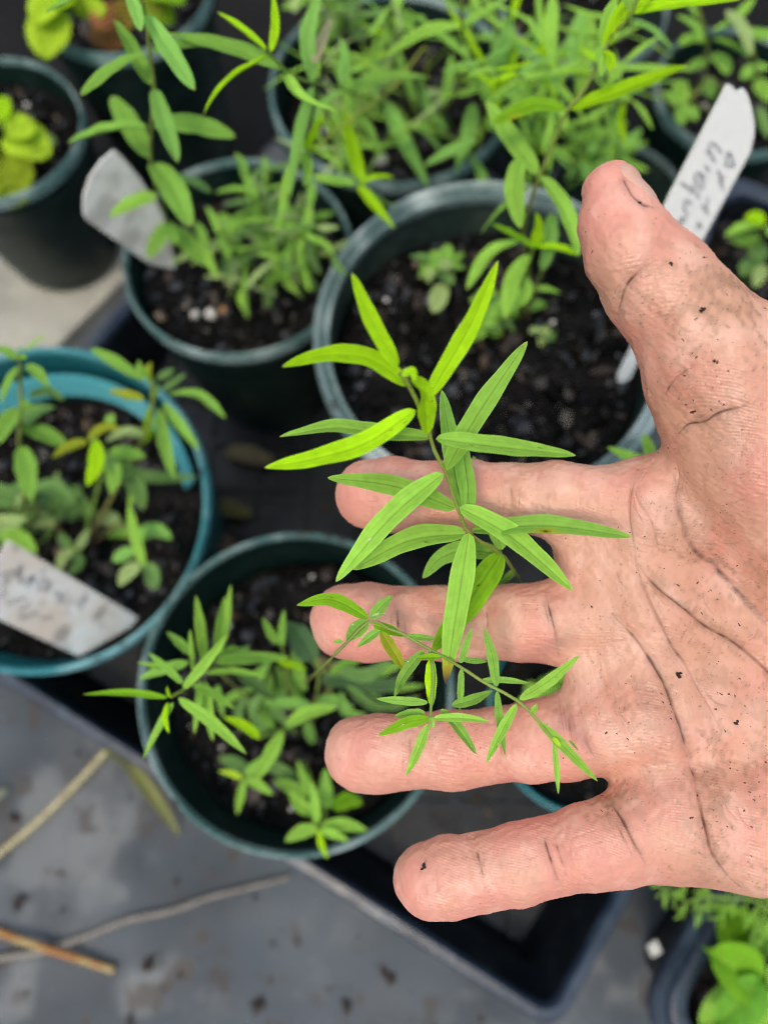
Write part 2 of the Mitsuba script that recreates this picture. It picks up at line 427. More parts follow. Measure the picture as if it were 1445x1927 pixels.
pot('p8', 76, 952, 632, 0.168, 'bright teal plastic pot at the left edge', 'dark potting soil in the bright teal pot', mat='teal', tilt=(10, 0), drop=0.034, crumbs=520, chips=16, perlite=2, seed=6)
pot('p1', -18, 238, 345, 0.113, 'dark green pot with rounded yellow green leaves, cut off by the left edge', 'potting soil around the rounded yellow green leaves at left', base_z=0.0175, drop=0.016, crumbs=220, chips=6, perlite=2, seed=7)
pot('p2', 226, -30, 345, 0.113, 'dark green pot holding the crinkled yellow and red leaves', 'potting soil below the crinkled yellow and red leaves', base_z=0.0165, drop=0.018, crumbs=220, chips=10, perlite=2, seed=8)
pot('p5', 1100, 0, 320, 0.110, 'grey green pot at the top edge, right of the tangled leaves', 'pale dry potting soil in the grey green pot at the top edge', mat='grey', base_z=0.0, drop=0.028, crumbs=160, chips=14, perlite=4, seed=9)
pot('p6', 1385, 165, 304, 0.110, 'dark green pot behind the white plant label', 'dark potting soil behind the white plant label', base_z=0.0, drop=0.018, crumbs=200, chips=6, perlite=2, seed=10)
pot('p7', 1160, 370, 264, 0.095, 'small grey green pot just above the thumb tip', 'potting soil deep in the small pot above the thumb', mat='grey', base_z=0.0, drop=0.050, crumbs=80, chips=4, perlite=1, seed=11)
pot('p11', 1112, 1338, 385, 0.110, 'low teal green pot mostly hidden beneath the hand', 'potting soil in the low pot beneath the hand', mat='teal', drop=0.016, crumbs=120, chips=4, perlite=1, seed=12)

# the loose teal band inside the teal pot
P8 = POTS['p8']
aa = np.linspace(math.radians(12), math.radians(125), 40)
Rb = P8['R'] * 0.865
band = []
for a in aa:
    for rr, zz in ((Rb + 0.001, -0.018), (Rb - 0.0014, -0.0165), (Rb - 0.0075, -0.030), (Rb - 0.006, -0.031)):
        band.append(P8['c'] + P8['M'] @ np.array([rr * math.cos(a), rr * math.sin(a), zz]))
bv = np.array(band); bf = grid_faces(len(aa), 4, True)
part(P8['key'], 'inner_band', mikit.ply((bv, bf), 'mat_band', smooth=40))
for tg, angs in (('p10', (1.30, 1.36, 1.5, 1.62, 2.4, 3.9)), ('p8', (0.2, 5.1, 5.3, 0.5)), ('p9', (2.2, 3.6)), ('p3', (4.2, 4.5, 3.3))):
    Q = POTS[tg]; ms = []
    for a in angs:
        for _ in range(3):
            aa_ = a + NR.normal() * 0.02; sz = NR.uniform(0.0004, 0.0014)
            ms.append(lump(Q['c'] + Q['M'] @ np.array([0.975 * Q['R'] * math.cos(aa_), 0.975 * Q['R'] * math.sin(aa_), sz * 0.3]), sz))
    mm = join(ms)
    part(Q['key'], 'soil_crumbs', mikit.ply(mm, 'mat_bark'), 'crumbs of soil on the lip', 'stuff')
# named perlite and pebble in the bushy pot
P3 = POTS['p3']
for px, py, s, m, nm in ((368, 592, 0.0030, 'mat_perlite', 'perlite'), (397, 591, 0.0036, 'mat_perlite', 'perlite'), (422, 585, 0.0034, 'mat_pebble', 'pebble')):
    q = at_z(px, py, P3['c'][2] - P3['drop'] + 0.003)
    part(P3['soil'], nm, mikit.ply(lump(q, s, 1.3, ICO1, 0.06), m, smooth=True))
P4 = POTS['p4']
part(P4['soil'], 'perlite', mikit.ply(lump(at_z(718, 303, P4['c'][2] - P4['drop'] + 0.003), 0.0045, 1.2, ICO1, 0.1), 'mat_perlite', smooth=True))


# square black pots
def square_pot(corners, z, label, soil_label, seed, chips=4):
    poly = ccw([at_z(x, y, z) for x, y in corners])
    k = thing('square_pot', label, 'plant pot', 'square black pots')
    rim = [(0.0012, z - 0.014), (0.0, z - 0.004), (0.0015, z - 0.0025), (0.0055, z - 0.003), (0.0065, z - 0.001), (0.008, z), (0.0115, z + 0.0002), (0.0135, z - 0.001), (0.0142, z - 0.006)]
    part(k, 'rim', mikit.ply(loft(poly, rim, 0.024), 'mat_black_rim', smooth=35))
    part(k, 'wall', mikit.ply(join([loft(poly, [(0.014, z - 0.0055), (0.020, z - 0.05), (0.024, 0.004)], 0.024), loft(poly, [(0.022, 0.0), (0.012, z - 0.03), (0.004, z - 0.013)], 0.024)]), 'mat_black', smooth=35))
    ctr = poly.mean(0); rs = 0.5 * np.linalg.norm(poly[0] - poly[1])
    kk = numbered('potting_soil'); labels[kk] = {'label': soil_label, 'category': 'soil', 'kind': 'stuff'}
    q = rounded(inset(poly, 0.0165), 0.018)
    n = 24
    rings = np.array([ctr + (q - ctr) * t for t in np.linspace(0, 1, n)])
    hz = 0.012 * (meshkit.fbm(np.concatenate([rings * 50, np.full(rings.shape[:2] + (1,), seed)], -1), 4, seed) - 0.5) + z - 0.026
    v = np.concatenate([rings, hz[..., None]], -1).reshape(-1, 3)
    ms = [(v, grid_faces(n, len(q), True))]
    for _ in range(260):
        i = NR.integers(len(v)); s = 0.0006 + 0.0024 * NR.random() ** 2
        ms.append(lump(v[i] * 0.97 + np.append(ctr, v[i, 2]) * 0.03 + [0, 0, s * .3], s))
    scene[kk] = mikit.ply(join(ms), 'mat_soil')
    chunks(kk, lambda: v[NR.integers(len(v))], 200)
    for _ in range(chips):
        i = NR.integers(len(v) // 2); l = NR.uniform(0.003, 0.007)
        part(kk, 'bark_chip', mikit.ply(chip(v[i] + [0, 0, 0.001], l, l * 0.45, 0.0015), 'mat_bark'))
    return k, poly


SQ1, sq1p = square_pot([(1180, 1950), (1592, 2183), (1831, 1782), (1432, 1530)], 0.093, 'black square pot with a rounded lip, lower right corner', 'black soil in the square pot at the lower right', 21)
SQ2, sq2p = square_pot([(1345, 306), (1218, 631), (1543, 758), (1670, 433)], 0.090, 'black square pot at the right edge behind the thumb', 'black soil in the square pot behind the thumb', 22)
cube = trimesh.creation.box([0.0056, 0.0056, 0.002]); cube.apply_transform(trimesh.transformations.euler_matrix(0, 0.3, 0.4)); cube.apply_translation(at_z(1230, 1785, 0.0905))
kk = thing('plastic_scrap', 'tiny pale square of plastic caught on the lip of the square pot', 'scrap')
scene[kk] = mikit.ply(cube, 'mat_perlite')


# ------------------------------------------------------------------ leaves and stems
COL = {'L': (0.345, 0.640, 0.012), 'G': (0.285, 0.550, 0.080), 'M': (0.225, 0.455, 0.075), 'D': (0.150, 0.290, 0.085), 'B': (0.230, 0.490, 0.105),
       'Y': (0.310, 0.370, 0.030), 'P': (0.360, 0.500, 0.190), 'O': (0.200, 0.430, 0.020), 'X': (0.420, 0.390, 0.230), 'C': (0.430, 0.650, 0.040), 'K': (0.100, 0.200, 0.085)}


def leaf_mesh(pts3, width, col, fold=0.34, roll=0.0, shape=(0.5, 0.75), nl=20, nw=9, twist=0.0, tipcol=None, spot=None, wave=0.02, seed=0):
    c = spline(pts3, nl)
    s = np.linspace(0, 1, nl)
    t = np.gradient(c, axis=0); t /= np.linalg.norm(t, axis=1, keepdims=True) + 1e-12
    up = np.array([0.0, 0.18, 1.0])
    w0 = np.cross(t, up); w0 /= np.linalg.norm(w0, axis=1, keepdims=True) + 1e-9
    for i in range(1, nl):
        if w0[i] @ w0[i - 1] < 0:
            w0[i] *= -1
    n0 = np.cross(w0, t)
    rl = (roll + twist * (s - 0.4))[:, None]
    w = w0 * np.cos(rl) + n0 * np.sin(rl); n = n0 * np.cos(rl) - w0 * np.sin(rl)
    a, b = shape
    pk = a / (a + b)
    prof = (np.maximum(s, 1e-6) / pk) ** a * (np.maximum(1 - s, 0) / (1 - pk)) ** b
    prof = np.maximum(prof, 0.012) * (1 + 0.04 * np.sin(s * 17 + seed))
    u = np.linspace(-1, 1, nw)
    hw = width / 2
    lift = hw * (fold * (np.sqrt(u * u + 0.006) - 0.077) * 1.25 - 0.30 * fold * np.abs(u) ** 3)
    wv = wave * width * np.sin(s * 21 + seed * 1.7)
    v = c[:, None] + (prof * hw)[:, None, None] * u[None, :, None] * w[:, None] + (prof[:, None] * lift[None] + wv[:, None] * u[None] ** 2 * prof[:, None])[..., None] * n[:, None]
    base = np.array(col)
    v = v + (0.035 * width * (meshkit.noise(v * 700 + seed, seed) - 0.5))[..., None] * n[:, None]
    pp = v.reshape(-1, 3)
    nz = meshkit.fbm(pp * 800 + seed, 3, seed).reshape(nl, nw) - 0.5
    nz2 = meshkit.noise(pp * 90 + seed, seed + 3).reshape(nl, nw) - 0.5
    k = (1 + 0.42 * nz + 0.35 * nz2) * (1 + 0.05 * np.cos(u * 21)[None])
    rib = np.exp(-((np.abs(u) - 0.17) / 0.11) ** 2)[None, :, None] * np.ones((nl, 1, 1)); mid = np.exp(-(u / 0.075) ** 2)[None, :, None] * np.ones((nl, 1, 1))
    edge = (np.abs(u)[None, :, None] ** 6) * np.ones((nl, 1, 1))
    cc = base[None, None] * k[..., None]
    cc = cc * (1 - 0.30 * rib) + 0.30 * rib * (base * 1.2 + [0.05, 0.06, 0.02])
    cc = cc * (1 - 0.38 * mid)
    cc = cc * (1 - 0.25 * edge) + 0.25 * edge * (base * 1.35 + 0.03)
    if tipcol is not None:
        q = np.clip((s - 0.88) / 0.10, 0, 1)[:, None, None]
        yel = np.clip((s - 0.84) / 0.05, 0, 1)[:, None, None]
        cc = cc * (1 - yel) + yel * np.array([0.45, 0.42, 0.03]); cc = cc * (1 - q) + q * np.array(tipcol)
    if nl > 40:
        g = np.random.default_rng(seed + 5)
        for _ in range(g.integers(0, 3)):
            cc[g.integers(4, nl - 6), g.integers(2, nw - 2)] = (0.05, 0.05, 0.02) if g.random() < 0.7 else (0.75, 0.78, 0.6)
    tp = np.clip((s - 0.965) / 0.03, 0, 1)[:, None, None] * (0.6 if tipcol is None else 0)
    cc = cc * (1 - tp) + tp * np.array([0.5, 0.55, 0.15])
    if spot is not None:
        ds = np.hypot((s[:, None] - spot[0]) * 5.0, (u[None] - spot[1]) * 0.75)[..., None]
        y = np.exp(-(ds / 0.32) ** 2); dk = np.exp(-(ds / 0.13) ** 2)
        cc = cc * (1 - y) + y * np.array([0.45, 0.42, 0.02]); cc = cc * (1 - dk) + dk * np.array([0.02, 0.018, 0.012])
    return (v.reshape(-1, 3), grid_faces(nl, nw)), np.clip(cc.reshape(-1, 3), 0.001, 0.9)


def add_leaf(key, pts3, width, c, roll=None, name='leaf', label=None, **kw):
    r = RNG.uniform(-0.35, 0.35) if roll is None else roll
    col = np.array(COL[c]) * RNG.uniform(0.85, 1.15) if isinstance(c, str) else np.array(c)
    kw.setdefault('twist', RNG.uniform(-0.5, 0.5)); kw.setdefault('fold', RNG.uniform(0.3, 0.62))
    m, vc = leaf_mesh(pts3, 0.95 * width / max(math.cos(r), 0.6), col, roll=r, seed=RNG.randrange(1000), **kw)
    return part(key, name, mikit.ply(m, 'mat_leaf', smooth=True, color=vc), label)


STEMC = {'g': ((0.17, 0.30, 0.05), (0.17, 0.30, 0.05)), 'b': ((0.17, 0.15, 0.06), (0.22, 0.30, 0.05)), 'p': ((0.13, 0.075, 0.055), (0.20, 0.30, 0.05)), 'y': ((0.30, 0.33, 0.05), (0.30, 0.36, 0.05))}


def add_stem(key, pts, r_px, c='b', r1=0.7, n=None, name='stem'):
    """pts: (px, py, d); r_px in sketch units at the first point's depth."""
    p3 = np.array([at(*p) for p in pts])
    n = n or max(12, 6 * len(pts))
    q = spline(p3, n)
    q = q + 0.0004 * (meshkit.noise(q * 260, 5)[:, None] - 0.5)
    r0 = r_px * 1.25 * pts[-1][2] / FPX
    tt = np.linspace(0, 1, n)
    m = tube(q, r0 * (1 - tt) + r0 * r1 * tt, 8)
    a, b = STEMC[c]
    cc = np.array(a)[None] * (1 - tt[:, None]) + np.array(b)[None] * tt[:, None]
    cc = np.repeat(cc, 8, 0) * (0.8 + 0.4 * meshkit.noise(m[0][:-2] * 500, 2)[:, None])
    cc = np.vstack([cc, cc[:1], cc[-1:]])
    part(key, name, mikit.ply(m, 'mat_stem', smooth=True, color=cc))
    return q


def stem_path(pts):
    return spline(np.array(pts, float), 60)


def plant(name, label, stems, leaves, cat='plant', dscale=0.25, shape=(0.5, 0.75), fine=False, wscale=1.0):
    """stems: (points (px, py, d), radius, colour); leaves: (colour, width, [x0, y0, ... tip], depth change, extra); the base takes the depth of the nearest stem."""
    k = thing(name, label, cat, {'potted_plant': 'plants in the pots', 'leafy_shoot': 'tall leafy shoots', 'seedling': 'small seedlings'}.get(name))
    paths = []
    for st in stems:
        pts, r, c = st[:3]
        paths.append(stem_path(pts))
        add_stem(k, pts, r, c)
    allp = np.vstack(paths)
    for lf in leaves:
        c, w, xy = lf[:3]
        xy = np.array(xy, float).reshape(-1, 2)
        L = np.linalg.norm(np.diff(xy, axis=0), axis=1).sum()
        i = np.argmin(np.hypot(allp[:, 0] - xy[0, 0], allp[:, 1] - xy[0, 1]))
        d0 = allp[i, 2]
        dd = lf[3] if len(lf) > 3 and lf[3] is not None else RNG.uniform(-dscale, dscale * 0.6) * L * d0 / FPX
        kw = dict(lf[4]) if len(lf) > 4 else {}
        kw.setdefault('shape', shape)
        if fine:
            kw.setdefault('nl', 44); kw.setdefault('nw', 19)
        n = len(xy)
        if n == 2:
            mid = (xy[0] + xy[1]) / 2
            xy = np.array([xy[0], mid, xy[1]]); n = 3
            ds = [d0, d0 + 0.5 * dd - 0.035 * L * d0 / FPX, d0 + dd]
        else:
            ds = d0 + dd * np.linspace(0, 1, n)
        p3 = np.array([at(x, y, d) for (x, y), d in zip(xy, ds)])
        add_leaf(k, p3, wscale * w * np.mean(ds) / FPX, c, **kw)
    return k


# the shoot held in front of the palm
plant('leafy_shoot', 'tall bright green shoot with a lime tip, held in front of the palm',
      [([(1110, 1330, 0.405), (1060, 1230, 0.30), (1000, 1130, 0.215), (968, 1075, 0.183), (940, 1040, 0.171), (905, 1020, 0.163), (880, 1000, 0.159), (862, 958, 0.155), (848, 920, 0.151), (838, 888, 0.148), (822, 860, 0.145), (812, 828, 0.142), (800, 790, 0.137), (775, 735, 0.130), (752, 702, 0.126)], 5.0, 'b')],
      [('L', 34, (748, 690, 700, 605, 662, 514), -0.002, {'roll': 0.3}),
       ('L', 42, (768, 726, 705, 681, 653, 669, 598, 672, 531, 690), 0.003),
       ('L', 40, (805, 748, 885, 611, 937, 490), -0.001),
       ('L', 48, (772, 716, 792, 740, 800, 780, 803, 818), 0.009, {'roll': 0.1, 'shape': (0.35, 0.6)}),
       ('L', 50, (782, 772, 688, 835, 584, 866, 498, 880), 0.002),
       ('L', 20, (756, 706, 775, 700, 782, 716), -0.002),
       ('G', 42, (811, 824, 720, 818, 630, 806, 526, 822), 0.006, {'roll': -0.1}),
       ('G', 50, (820, 826, 940, 842, 1083, 857), 0.003, {'roll': 0.1}),
       ('G', 48, (838, 886, 905, 770, 992, 642), 0.006),
       ('M', 42, (868, 958, 850, 850, 831, 734), 0.012),
       ('M', 40, (885, 960, 865, 850, 858, 800), 0.014),
       ('M', 44, (944, 1035, 915, 950, 890, 858), 0.004),
       ('G', 42, (857, 957, 740, 915, 616, 899), 0.005),
       ('G', 52, (834, 891, 735, 975, 632, 1095), 0.003, {'roll': 0.05}),
       ('G', 50, (864, 955, 960, 1010, 1078, 1112), 0.002, {'roll': -0.1}),
       ('M', 46, (888, 998, 1030, 990, 1190, 1011), -0.013, {'spot': (0.49, 0.75), 'roll': 0.05}),
       ('G', 50, (876, 1005, 770, 1018, 664, 1072), 0.004, {'roll': 0.1}),
       ('G', 52, (882, 1003, 864, 1120, 838, 1286), -0.006, {'tipcol': (0.12, 0.07, 0.06), 'roll': -0.08}),
       ('M', 42, (946, 1045, 880, 1036, 830, 1050, 795, 1088), 0.004),
       ('O', 58, (942, 1042, 890, 1120, 812, 1228), -0.008, {'roll': 0.2}),
       ('M', 16, (970, 1072, 955, 1088, 935, 1102), 0.0),
       ], shape=(0.42, 0.66), fine=True, wscale=0.93)

# the thin trailing shoot across middle and ring finger
plant('trailing_shoot', 'slender trailing shoot of small narrow leaves crossing the middle and ring fingers',
      [([(560, 1300, 0.36), (585, 1275, 0.25), (612, 1250, 0.172), (650, 1212, 0.161), (697, 1168, 0.160), (730, 1182, 0.158), (765, 1197, 0.157), (808, 1222, 0.155), (850, 1243, 0.152), (866, 1255, 0.150), (905, 1280, 0.148), (935, 1298, 0.147), (975, 1318, 0.146), (1003, 1345, 0.146), (1010, 1356, 0.146), (1045, 1396, 0.146)], 3.4, 'p'),
       ([(808, 1222, 0.155), (815, 1270, 0.152), (812, 1320, 0.150), (811, 1350, 0.148)], 3.0, 'g')],
      [('O', 28, (692, 1164, 646, 1137, 611, 1128, 558, 1139), 0.002), ('M', 24, (697, 1164, 738, 1121), 0.001), ('O', 22, (703, 1176, 762, 1198), 0.0),
       ('M', 30, (692, 1168, 672, 1184, 652, 1206), 0.001), ('M', 20, (716, 1186, 672, 1218), 0.001), ('Y', 25, (716, 1188, 735, 1220, 763, 1264), 0.002),
       ('M', 9, (645, 1207, 627, 1207), 0.0), ('P', 9, (700, 1160, 728, 1155), 0.0), ('M', 14, (765, 1197, 820, 1203), 0.0), ('M', 24, (798, 1224, 762, 1270, 742, 1312), 0.003),
       ('O', 14, (830, 1237, 783, 1238), 0.0), ('L', 23, (811, 1240, 812, 1332), -0.002), ('M', 16, (805, 1322, 708, 1315), 0.001), ('O', 22, (808, 1352, 765, 1360, 712, 1384), 0.0),
       ('G', 18, (815, 1352, 870, 1352, 921, 1358), -0.001), ('G', 20, (806, 1362, 788, 1410, 764, 1460), 0.001), ('M', 22, (828, 1335, 860, 1370, 897, 1420), 0.003), ('M', 22, (850, 1328, 888, 1318, 926, 1300), 0.003),
       ('M', 20, (800, 1342, 742, 1348), 0.003), ('G', 12, (811, 1350, 813, 1372), -0.002), ('M', 15, (866, 1248, 876, 1215, 887, 1182), 0.0), ('M', 12, (870, 1241, 916, 1245), 0.0), ('M', 14, (868, 1258, 864, 1340), 0.001),
       ('M', 20, (934, 1292, 926, 1235, 910, 1181), -0.001), ('M', 16, (935, 1300, 940, 1360, 950, 1421), 0.002), ('M', 13, (905, 1280, 950, 1280, 1001, 1287), 0.001), ('G', 22, (977, 1316, 1030, 1283, 1090, 1233), -0.002),
       ('G', 20, (972, 1325, 945, 1375, 914, 1437), 0.0), ('G', 12, (1001, 1343, 1010, 1325), -0.001), ('G', 20, (1010, 1356, 1055, 1400, 1124, 1470), 0.001), ('G', 13, (1042, 1396, 1046, 1445, 1050, 1494), 0.0), ('C', 9, (1040, 1388, 1055, 1405), -0.001), ('M', 6, (1070, 1393, 1088, 1412), 0.001),
       ], shape=(0.5, 0.75), fine=True)

# the plant of the pot under the fingertips
plant('potted_plant', 'many stemmed green plant in the pot under the fingertips, one tip over the rim',
      [([(500, 1340, 0.37), (440, 1290, 0.30), (400, 1255, 0.25), (372, 1272, 0.23), (345, 1298, 0.215), (322, 1312, 0.21)], 3.6, 'b'),
       ([(520, 1345, 0.37), (500, 1300, 0.31), (420, 1240, 0.26), (412, 1232, 0.25)], 3.6, 'b'),
       ([(560, 1360, 0.37), (545, 1300, 0.32), (535, 1240, 0.27), (532, 1215, 0.26)], 3.6, 'b'),
       ([(560, 1370, 0.37), (590, 1330, 0.32), (600, 1270, 0.28), (590, 1245, 0.27)], 3.6, 'p'),
       ([(560, 1380, 0.37), (545, 1372, 0.29), (520, 1376, 0.27), (488, 1390, 0.26)], 3.6, 'g'),
       ([(560, 1400, 0.37), (590, 1480, 0.33), (612, 1530, 0.31), (598, 1558, 0.29)], 3.6, 'g'),
       ([(540, 1400, 0.37), (500, 1430, 0.33), (470, 1450, 0.31), (458, 1466, 0.30)], 3.6, 'g')],
      [('O', 18, (316, 1313, 240, 1304, 157, 1307), 0.0), ('G', 20, (327, 1322, 300, 1370, 270, 1428), 0.004), ('L', 14, (317, 1322, 312, 1350, 318, 1380), -0.002), ('L', 10, (320, 1312, 315, 1291), -0.003), ('G', 27, (336, 1313, 400, 1358, 464, 1419), 0.0),
       ('G', 23, (345, 1297, 385, 1250, 429, 1193), -0.004), ('G', 25, (384, 1245, 378, 1185, 369, 1121), -0.006), ('G', 14, (364, 1262, 358, 1184), -0.004), ('G', 22, (408, 1232, 416, 1170, 424, 1122), -0.004), ('G', 22, (414, 1232, 428, 1170, 435, 1100), -0.006),
       ('G', 14, (336, 1262, 258, 1247), 0.0), ('M', 18, (346, 1287, 314, 1256, 279, 1227), 0.004), ('M', 24, (356, 1246, 310, 1258, 261, 1278), 0.006), ('M', 22, (362, 1232, 340, 1212, 314, 1189), 0.006), ('M', 28, (402, 1246, 470, 1238, 545, 1237), 0.002), ('G', 16, (386, 1268, 440, 1264, 502, 1273), 0.002),
       ('G', 20, (362, 1290, 400, 1305, 442, 1333), 0.004), ('G', 15, (376, 1280, 372, 1330, 366, 1381), 0.004), ('G', 26, (386, 1280, 392, 1330, 401, 1395), 0.006), ('M', 18, (410, 1288, 421, 1352), 0.008),
       ('L', 22, (490, 1391, 460, 1365, 421, 1349), 0.0), ('G', 33, (537, 1368, 580, 1342, 634, 1332), -0.004), ('G', 32, (533, 1376, 505, 1425, 480, 1470), 0.004), ('M', 20, (530, 1222, 532, 1185, 535, 1147), -0.006), ('M', 20, (522, 1212, 508, 1190, 494, 1162), -0.002), ('M', 24, (575, 1300, 560, 1250, 552, 1205), -0.002),
       ('L', 16, (522, 1242, 545, 1250, 577, 1259), -0.004), ('M', 24, (567, 1332, 556, 1290, 545, 1258), -0.002), ('B', 24, (585, 1325, 540, 1322, 490, 1324), 0.0), ('B', 26, (588, 1325, 625, 1318, 666, 1332), 0.0), ('K', 44, (604, 1285, 650, 1280, 702, 1312), 0.004), ('K', 62, (590, 1245, 565, 1205, 540, 1170), 0.004), ('B', 26, (580, 1355, 588, 1400), 0.006), ('M', 40, (500, 1320, 500, 1370, 508, 1260), 0.01), ('M', 30, (470, 1300, 490, 1270, 510, 1245), 0.0),
       ('D', 30, (440, 1262, 480, 1290, 520, 1320), 0.01), ('D', 28, (500, 1300, 480, 1340, 500, 1380), 0.01), ('D', 26, (540, 1300, 520, 1330, 545, 1370), 0.006), ('D', 26, (650, 1290, 700, 1330, 742, 1330), 0.0), ('M', 22, (640, 1270, 690, 1215, 735, 1222), 0.0), ('K', 30, (660, 1280, 720, 1290, 775, 1270), 0.0), ('M', 20, (690, 1290, 730, 1260, 780, 1240), 0.0), ('D', 24, (690, 1300, 730, 1330, 790, 1310), 0.0), ('M', 20, (700, 1285, 740, 1295, 800, 1290), 0.0), ('B', 22, (640, 1300, 650, 1340, 690, 1345), 0.0), ('D', 22, (480, 1310, 450, 1335, 455, 1380), 0.0), ('M', 20, (470, 1300, 440, 1310, 410, 1330), 0.0), ('M', 22, (510, 1330, 530, 1290, 520, 1250), -0.004), ('B', 26, (420, 1240, 452, 1230, 470, 1215), 0.006), ('M', 22, (412, 1235, 440, 1225, 462, 1250), 0.004), ('D', 30, (640, 1260, 690, 1270, 735, 1240), 0.0), ('M', 26, (620, 1270, 660, 1245, 700, 1235), 0.0),
       ('G', 30, (597, 1558, 565, 1565, 537, 1583), 0.0), ('G', 30, (603, 1558, 645, 1552, 692, 1563), 0.0), ('G', 22, (596, 1552, 592, 1515, 586, 1472), -0.004), ('L', 16, (600, 1562, 606, 1590, 617, 1616), 0.002), ('G', 20, (604, 1563, 630, 1570, 657, 1582), -0.003), ('G', 30, (588, 1532, 565, 1515, 543, 1488), 0.0), ('O', 36, (625, 1520, 655, 1505, 682, 1512), 0.004), ('M', 30, (618, 1522, 612, 1480, 612, 1445), 0.0), ('C', 10, (598, 1556, 600, 1580), -0.003), ('M', 30, (580, 1500, 545, 1480, 515, 1470), 0.004),
       ('M', 22, (600, 1500, 575, 1470, 560, 1430), 0.0), ('G', 19, (459, 1466, 452, 1500, 446, 1533), 0.004), ('C', 13, (459, 1465, 435, 1455, 411, 1451), 0.0), ('G', 22, (462, 1468, 485, 1475, 514, 1495), 0.0), ('M', 24, (462, 1462, 485, 1440, 515, 1420), 0.0), ('D', 30, (470, 1450, 440, 1435, 412, 1425), 0.008), ('D', 30, (500, 1430, 530, 1450, 560, 1460), 0.006), ('M', 28, (560, 1420, 600, 1440, 640, 1430), 0.0)], wscale=0.86)
scene_woody = add_stem('potted_plant', [(560, 1390, 0.372), (620, 1300, 0.345), (600, 1250, 0.34), (560, 1215, 0.35)], 6, 'p')
add_stem('potted_plant', [(590, 1235, 0.345), (650, 1265, 0.335), (720, 1300, 0.34)], 7, 'p')

# tall pale stemmed shoot, upper left
plant('leafy_shoot', 'upright shoot of paired oval leaves at upper left beside the grey label',
      [([(330, 500, 0.425), (322, 450, 0.38), (312, 410, 0.345), (298, 365, 0.315), (284, 300, 0.285), (285, 240, 0.265), (290, 165, 0.245), (282, 100, 0.232), (276, 40, 0.222), (262, -20, 0.214)], 4.2, 'b')],
      [('M', 26, (160, -12, 125, 8, 87, 25), 0.0), ('B', 26, (240, -20, 255, 20, 266, 59), 0.0), ('B', 38, (272, 28, 310, 85, 367, 170), 0.004), ('M', 32, (284, 160, 248, 95, 215, 38), -0.006), ('M', 30, (276, 100, 215, 130, 152, 179), 0.0), ('M', 30, (286, 98, 340, 88, 395, 88), 0.012),
       ('B', 36, (290, 167, 308, 230, 334, 306), 0.003), ('M', 42, (281, 298, 245, 235, 210, 182), 0.008), ('M', 40, (279, 240, 210, 246, 128, 270), 0.0), ('M', 44, (290, 240, 360, 238, 443, 257), 0.012), ('M', 52, (284, 306, 320, 350, 359, 426), -0.003), ('G', 38, (296, 368, 250, 385, 208, 409), -0.003), ('D', 36, (318, 350, 355, 345, 398, 362), 0.012),
       ('M', 30, (316, 420, 300, 450, 279, 486), 0.0), ('M', 38, (324, 430, 355, 460, 398, 500), 0.01), ('M', 22, (318, 418, 330, 460), 0.0)], shape=(0.45, 0.55))

# the bushy seedlings of that pot (random, filling the pot)
ff = POTS['p3']


def bushy(name, label, cx, cy, sx, sy, d0, d1, n_stem, n_pair, ll, lw, cols, seed, root=None, shape=(0.5, 0.6), spread=0.7, extra=(), lean=(0, 0)):
    rg = random.Random(seed)
    rx, ry = root or (cx, cy)
    stems, leaves = [], []
    for i in range(n_stem):
        a = rg.uniform(0, 6.28); r = math.sqrt(rg.random())
        tx, ty = cx + sx * r * math.cos(a), cy + sy * r * math.sin(a)
        bx, by = rx + (tx - rx) * 0.25, ry + (ty - ry) * 0.25
        td = d1 + (d0 - d1) * 0.6 * rg.random() * r
        pts = [(bx, by, d0), ((bx + tx) / 2 + rg.uniform(-8, 8), (by + ty) / 2 + rg.uniform(-8, 8), (d0 * 0.55 + td * 0.45)), (tx, ty, td)]
        stems.append((pts, rg.uniform(2.2, 3.4), rg.choice('bgp')))
        ang = rg.uniform(0, 3.14)
        for j in range(n_pair):
            t = 1 - j / n_pair * 0.8
            q = stem_path(pts)[int(t * 59)]
            ang += 1.57 + rg.uniform(-0.3, 0.3)
            L = ll * rg.uniform(0.65, 1.15) * (0.55 if j == 0 else 1.0) * d1 / q[2]
            for sgn in (0, math.pi):
                aa_ = ang + sgn + rg.uniform(-0.25, 0.25)
                ex, ey = q[0] + L * math.cos(aa_) + lean[0], q[1] + L * math.sin(aa_) + lean[1]
                mx, my = q[0] + L * 0.5 * math.cos(aa_ + 0.12), q[1] + L * 0.5 * math.sin(aa_ + 0.12)
                leaves.append((rg.choice(cols), lw * rg.uniform(0.75, 1.2), (q[0], q[1], mx, my, ex, ey), rg.uniform(-0.5, 0.35) * L * q[2] / FPX))
    leaves += list(extra)
    return plant(name, label, stems, leaves, shape=shape)


bushy('potted_plant', 'low bushy cluster of dull green seedlings in the pot beside the grey label', 520, 435, 150, 125, 0.425, 0.33, 15, 3, 96, 16, 'MMDGGPD', 31, root=(490, 480),
      extra=[('P', 24, (455, 480, 440, 520, 425, 570), 0.01), ('D', 24, (500, 500, 505, 545, 502, 580), 0.01), ('G', 30, (545, 500, 575, 515, 580, 530), 0.0), ('M', 30, (470, 430, 440, 440, 415, 400), 0.0)])

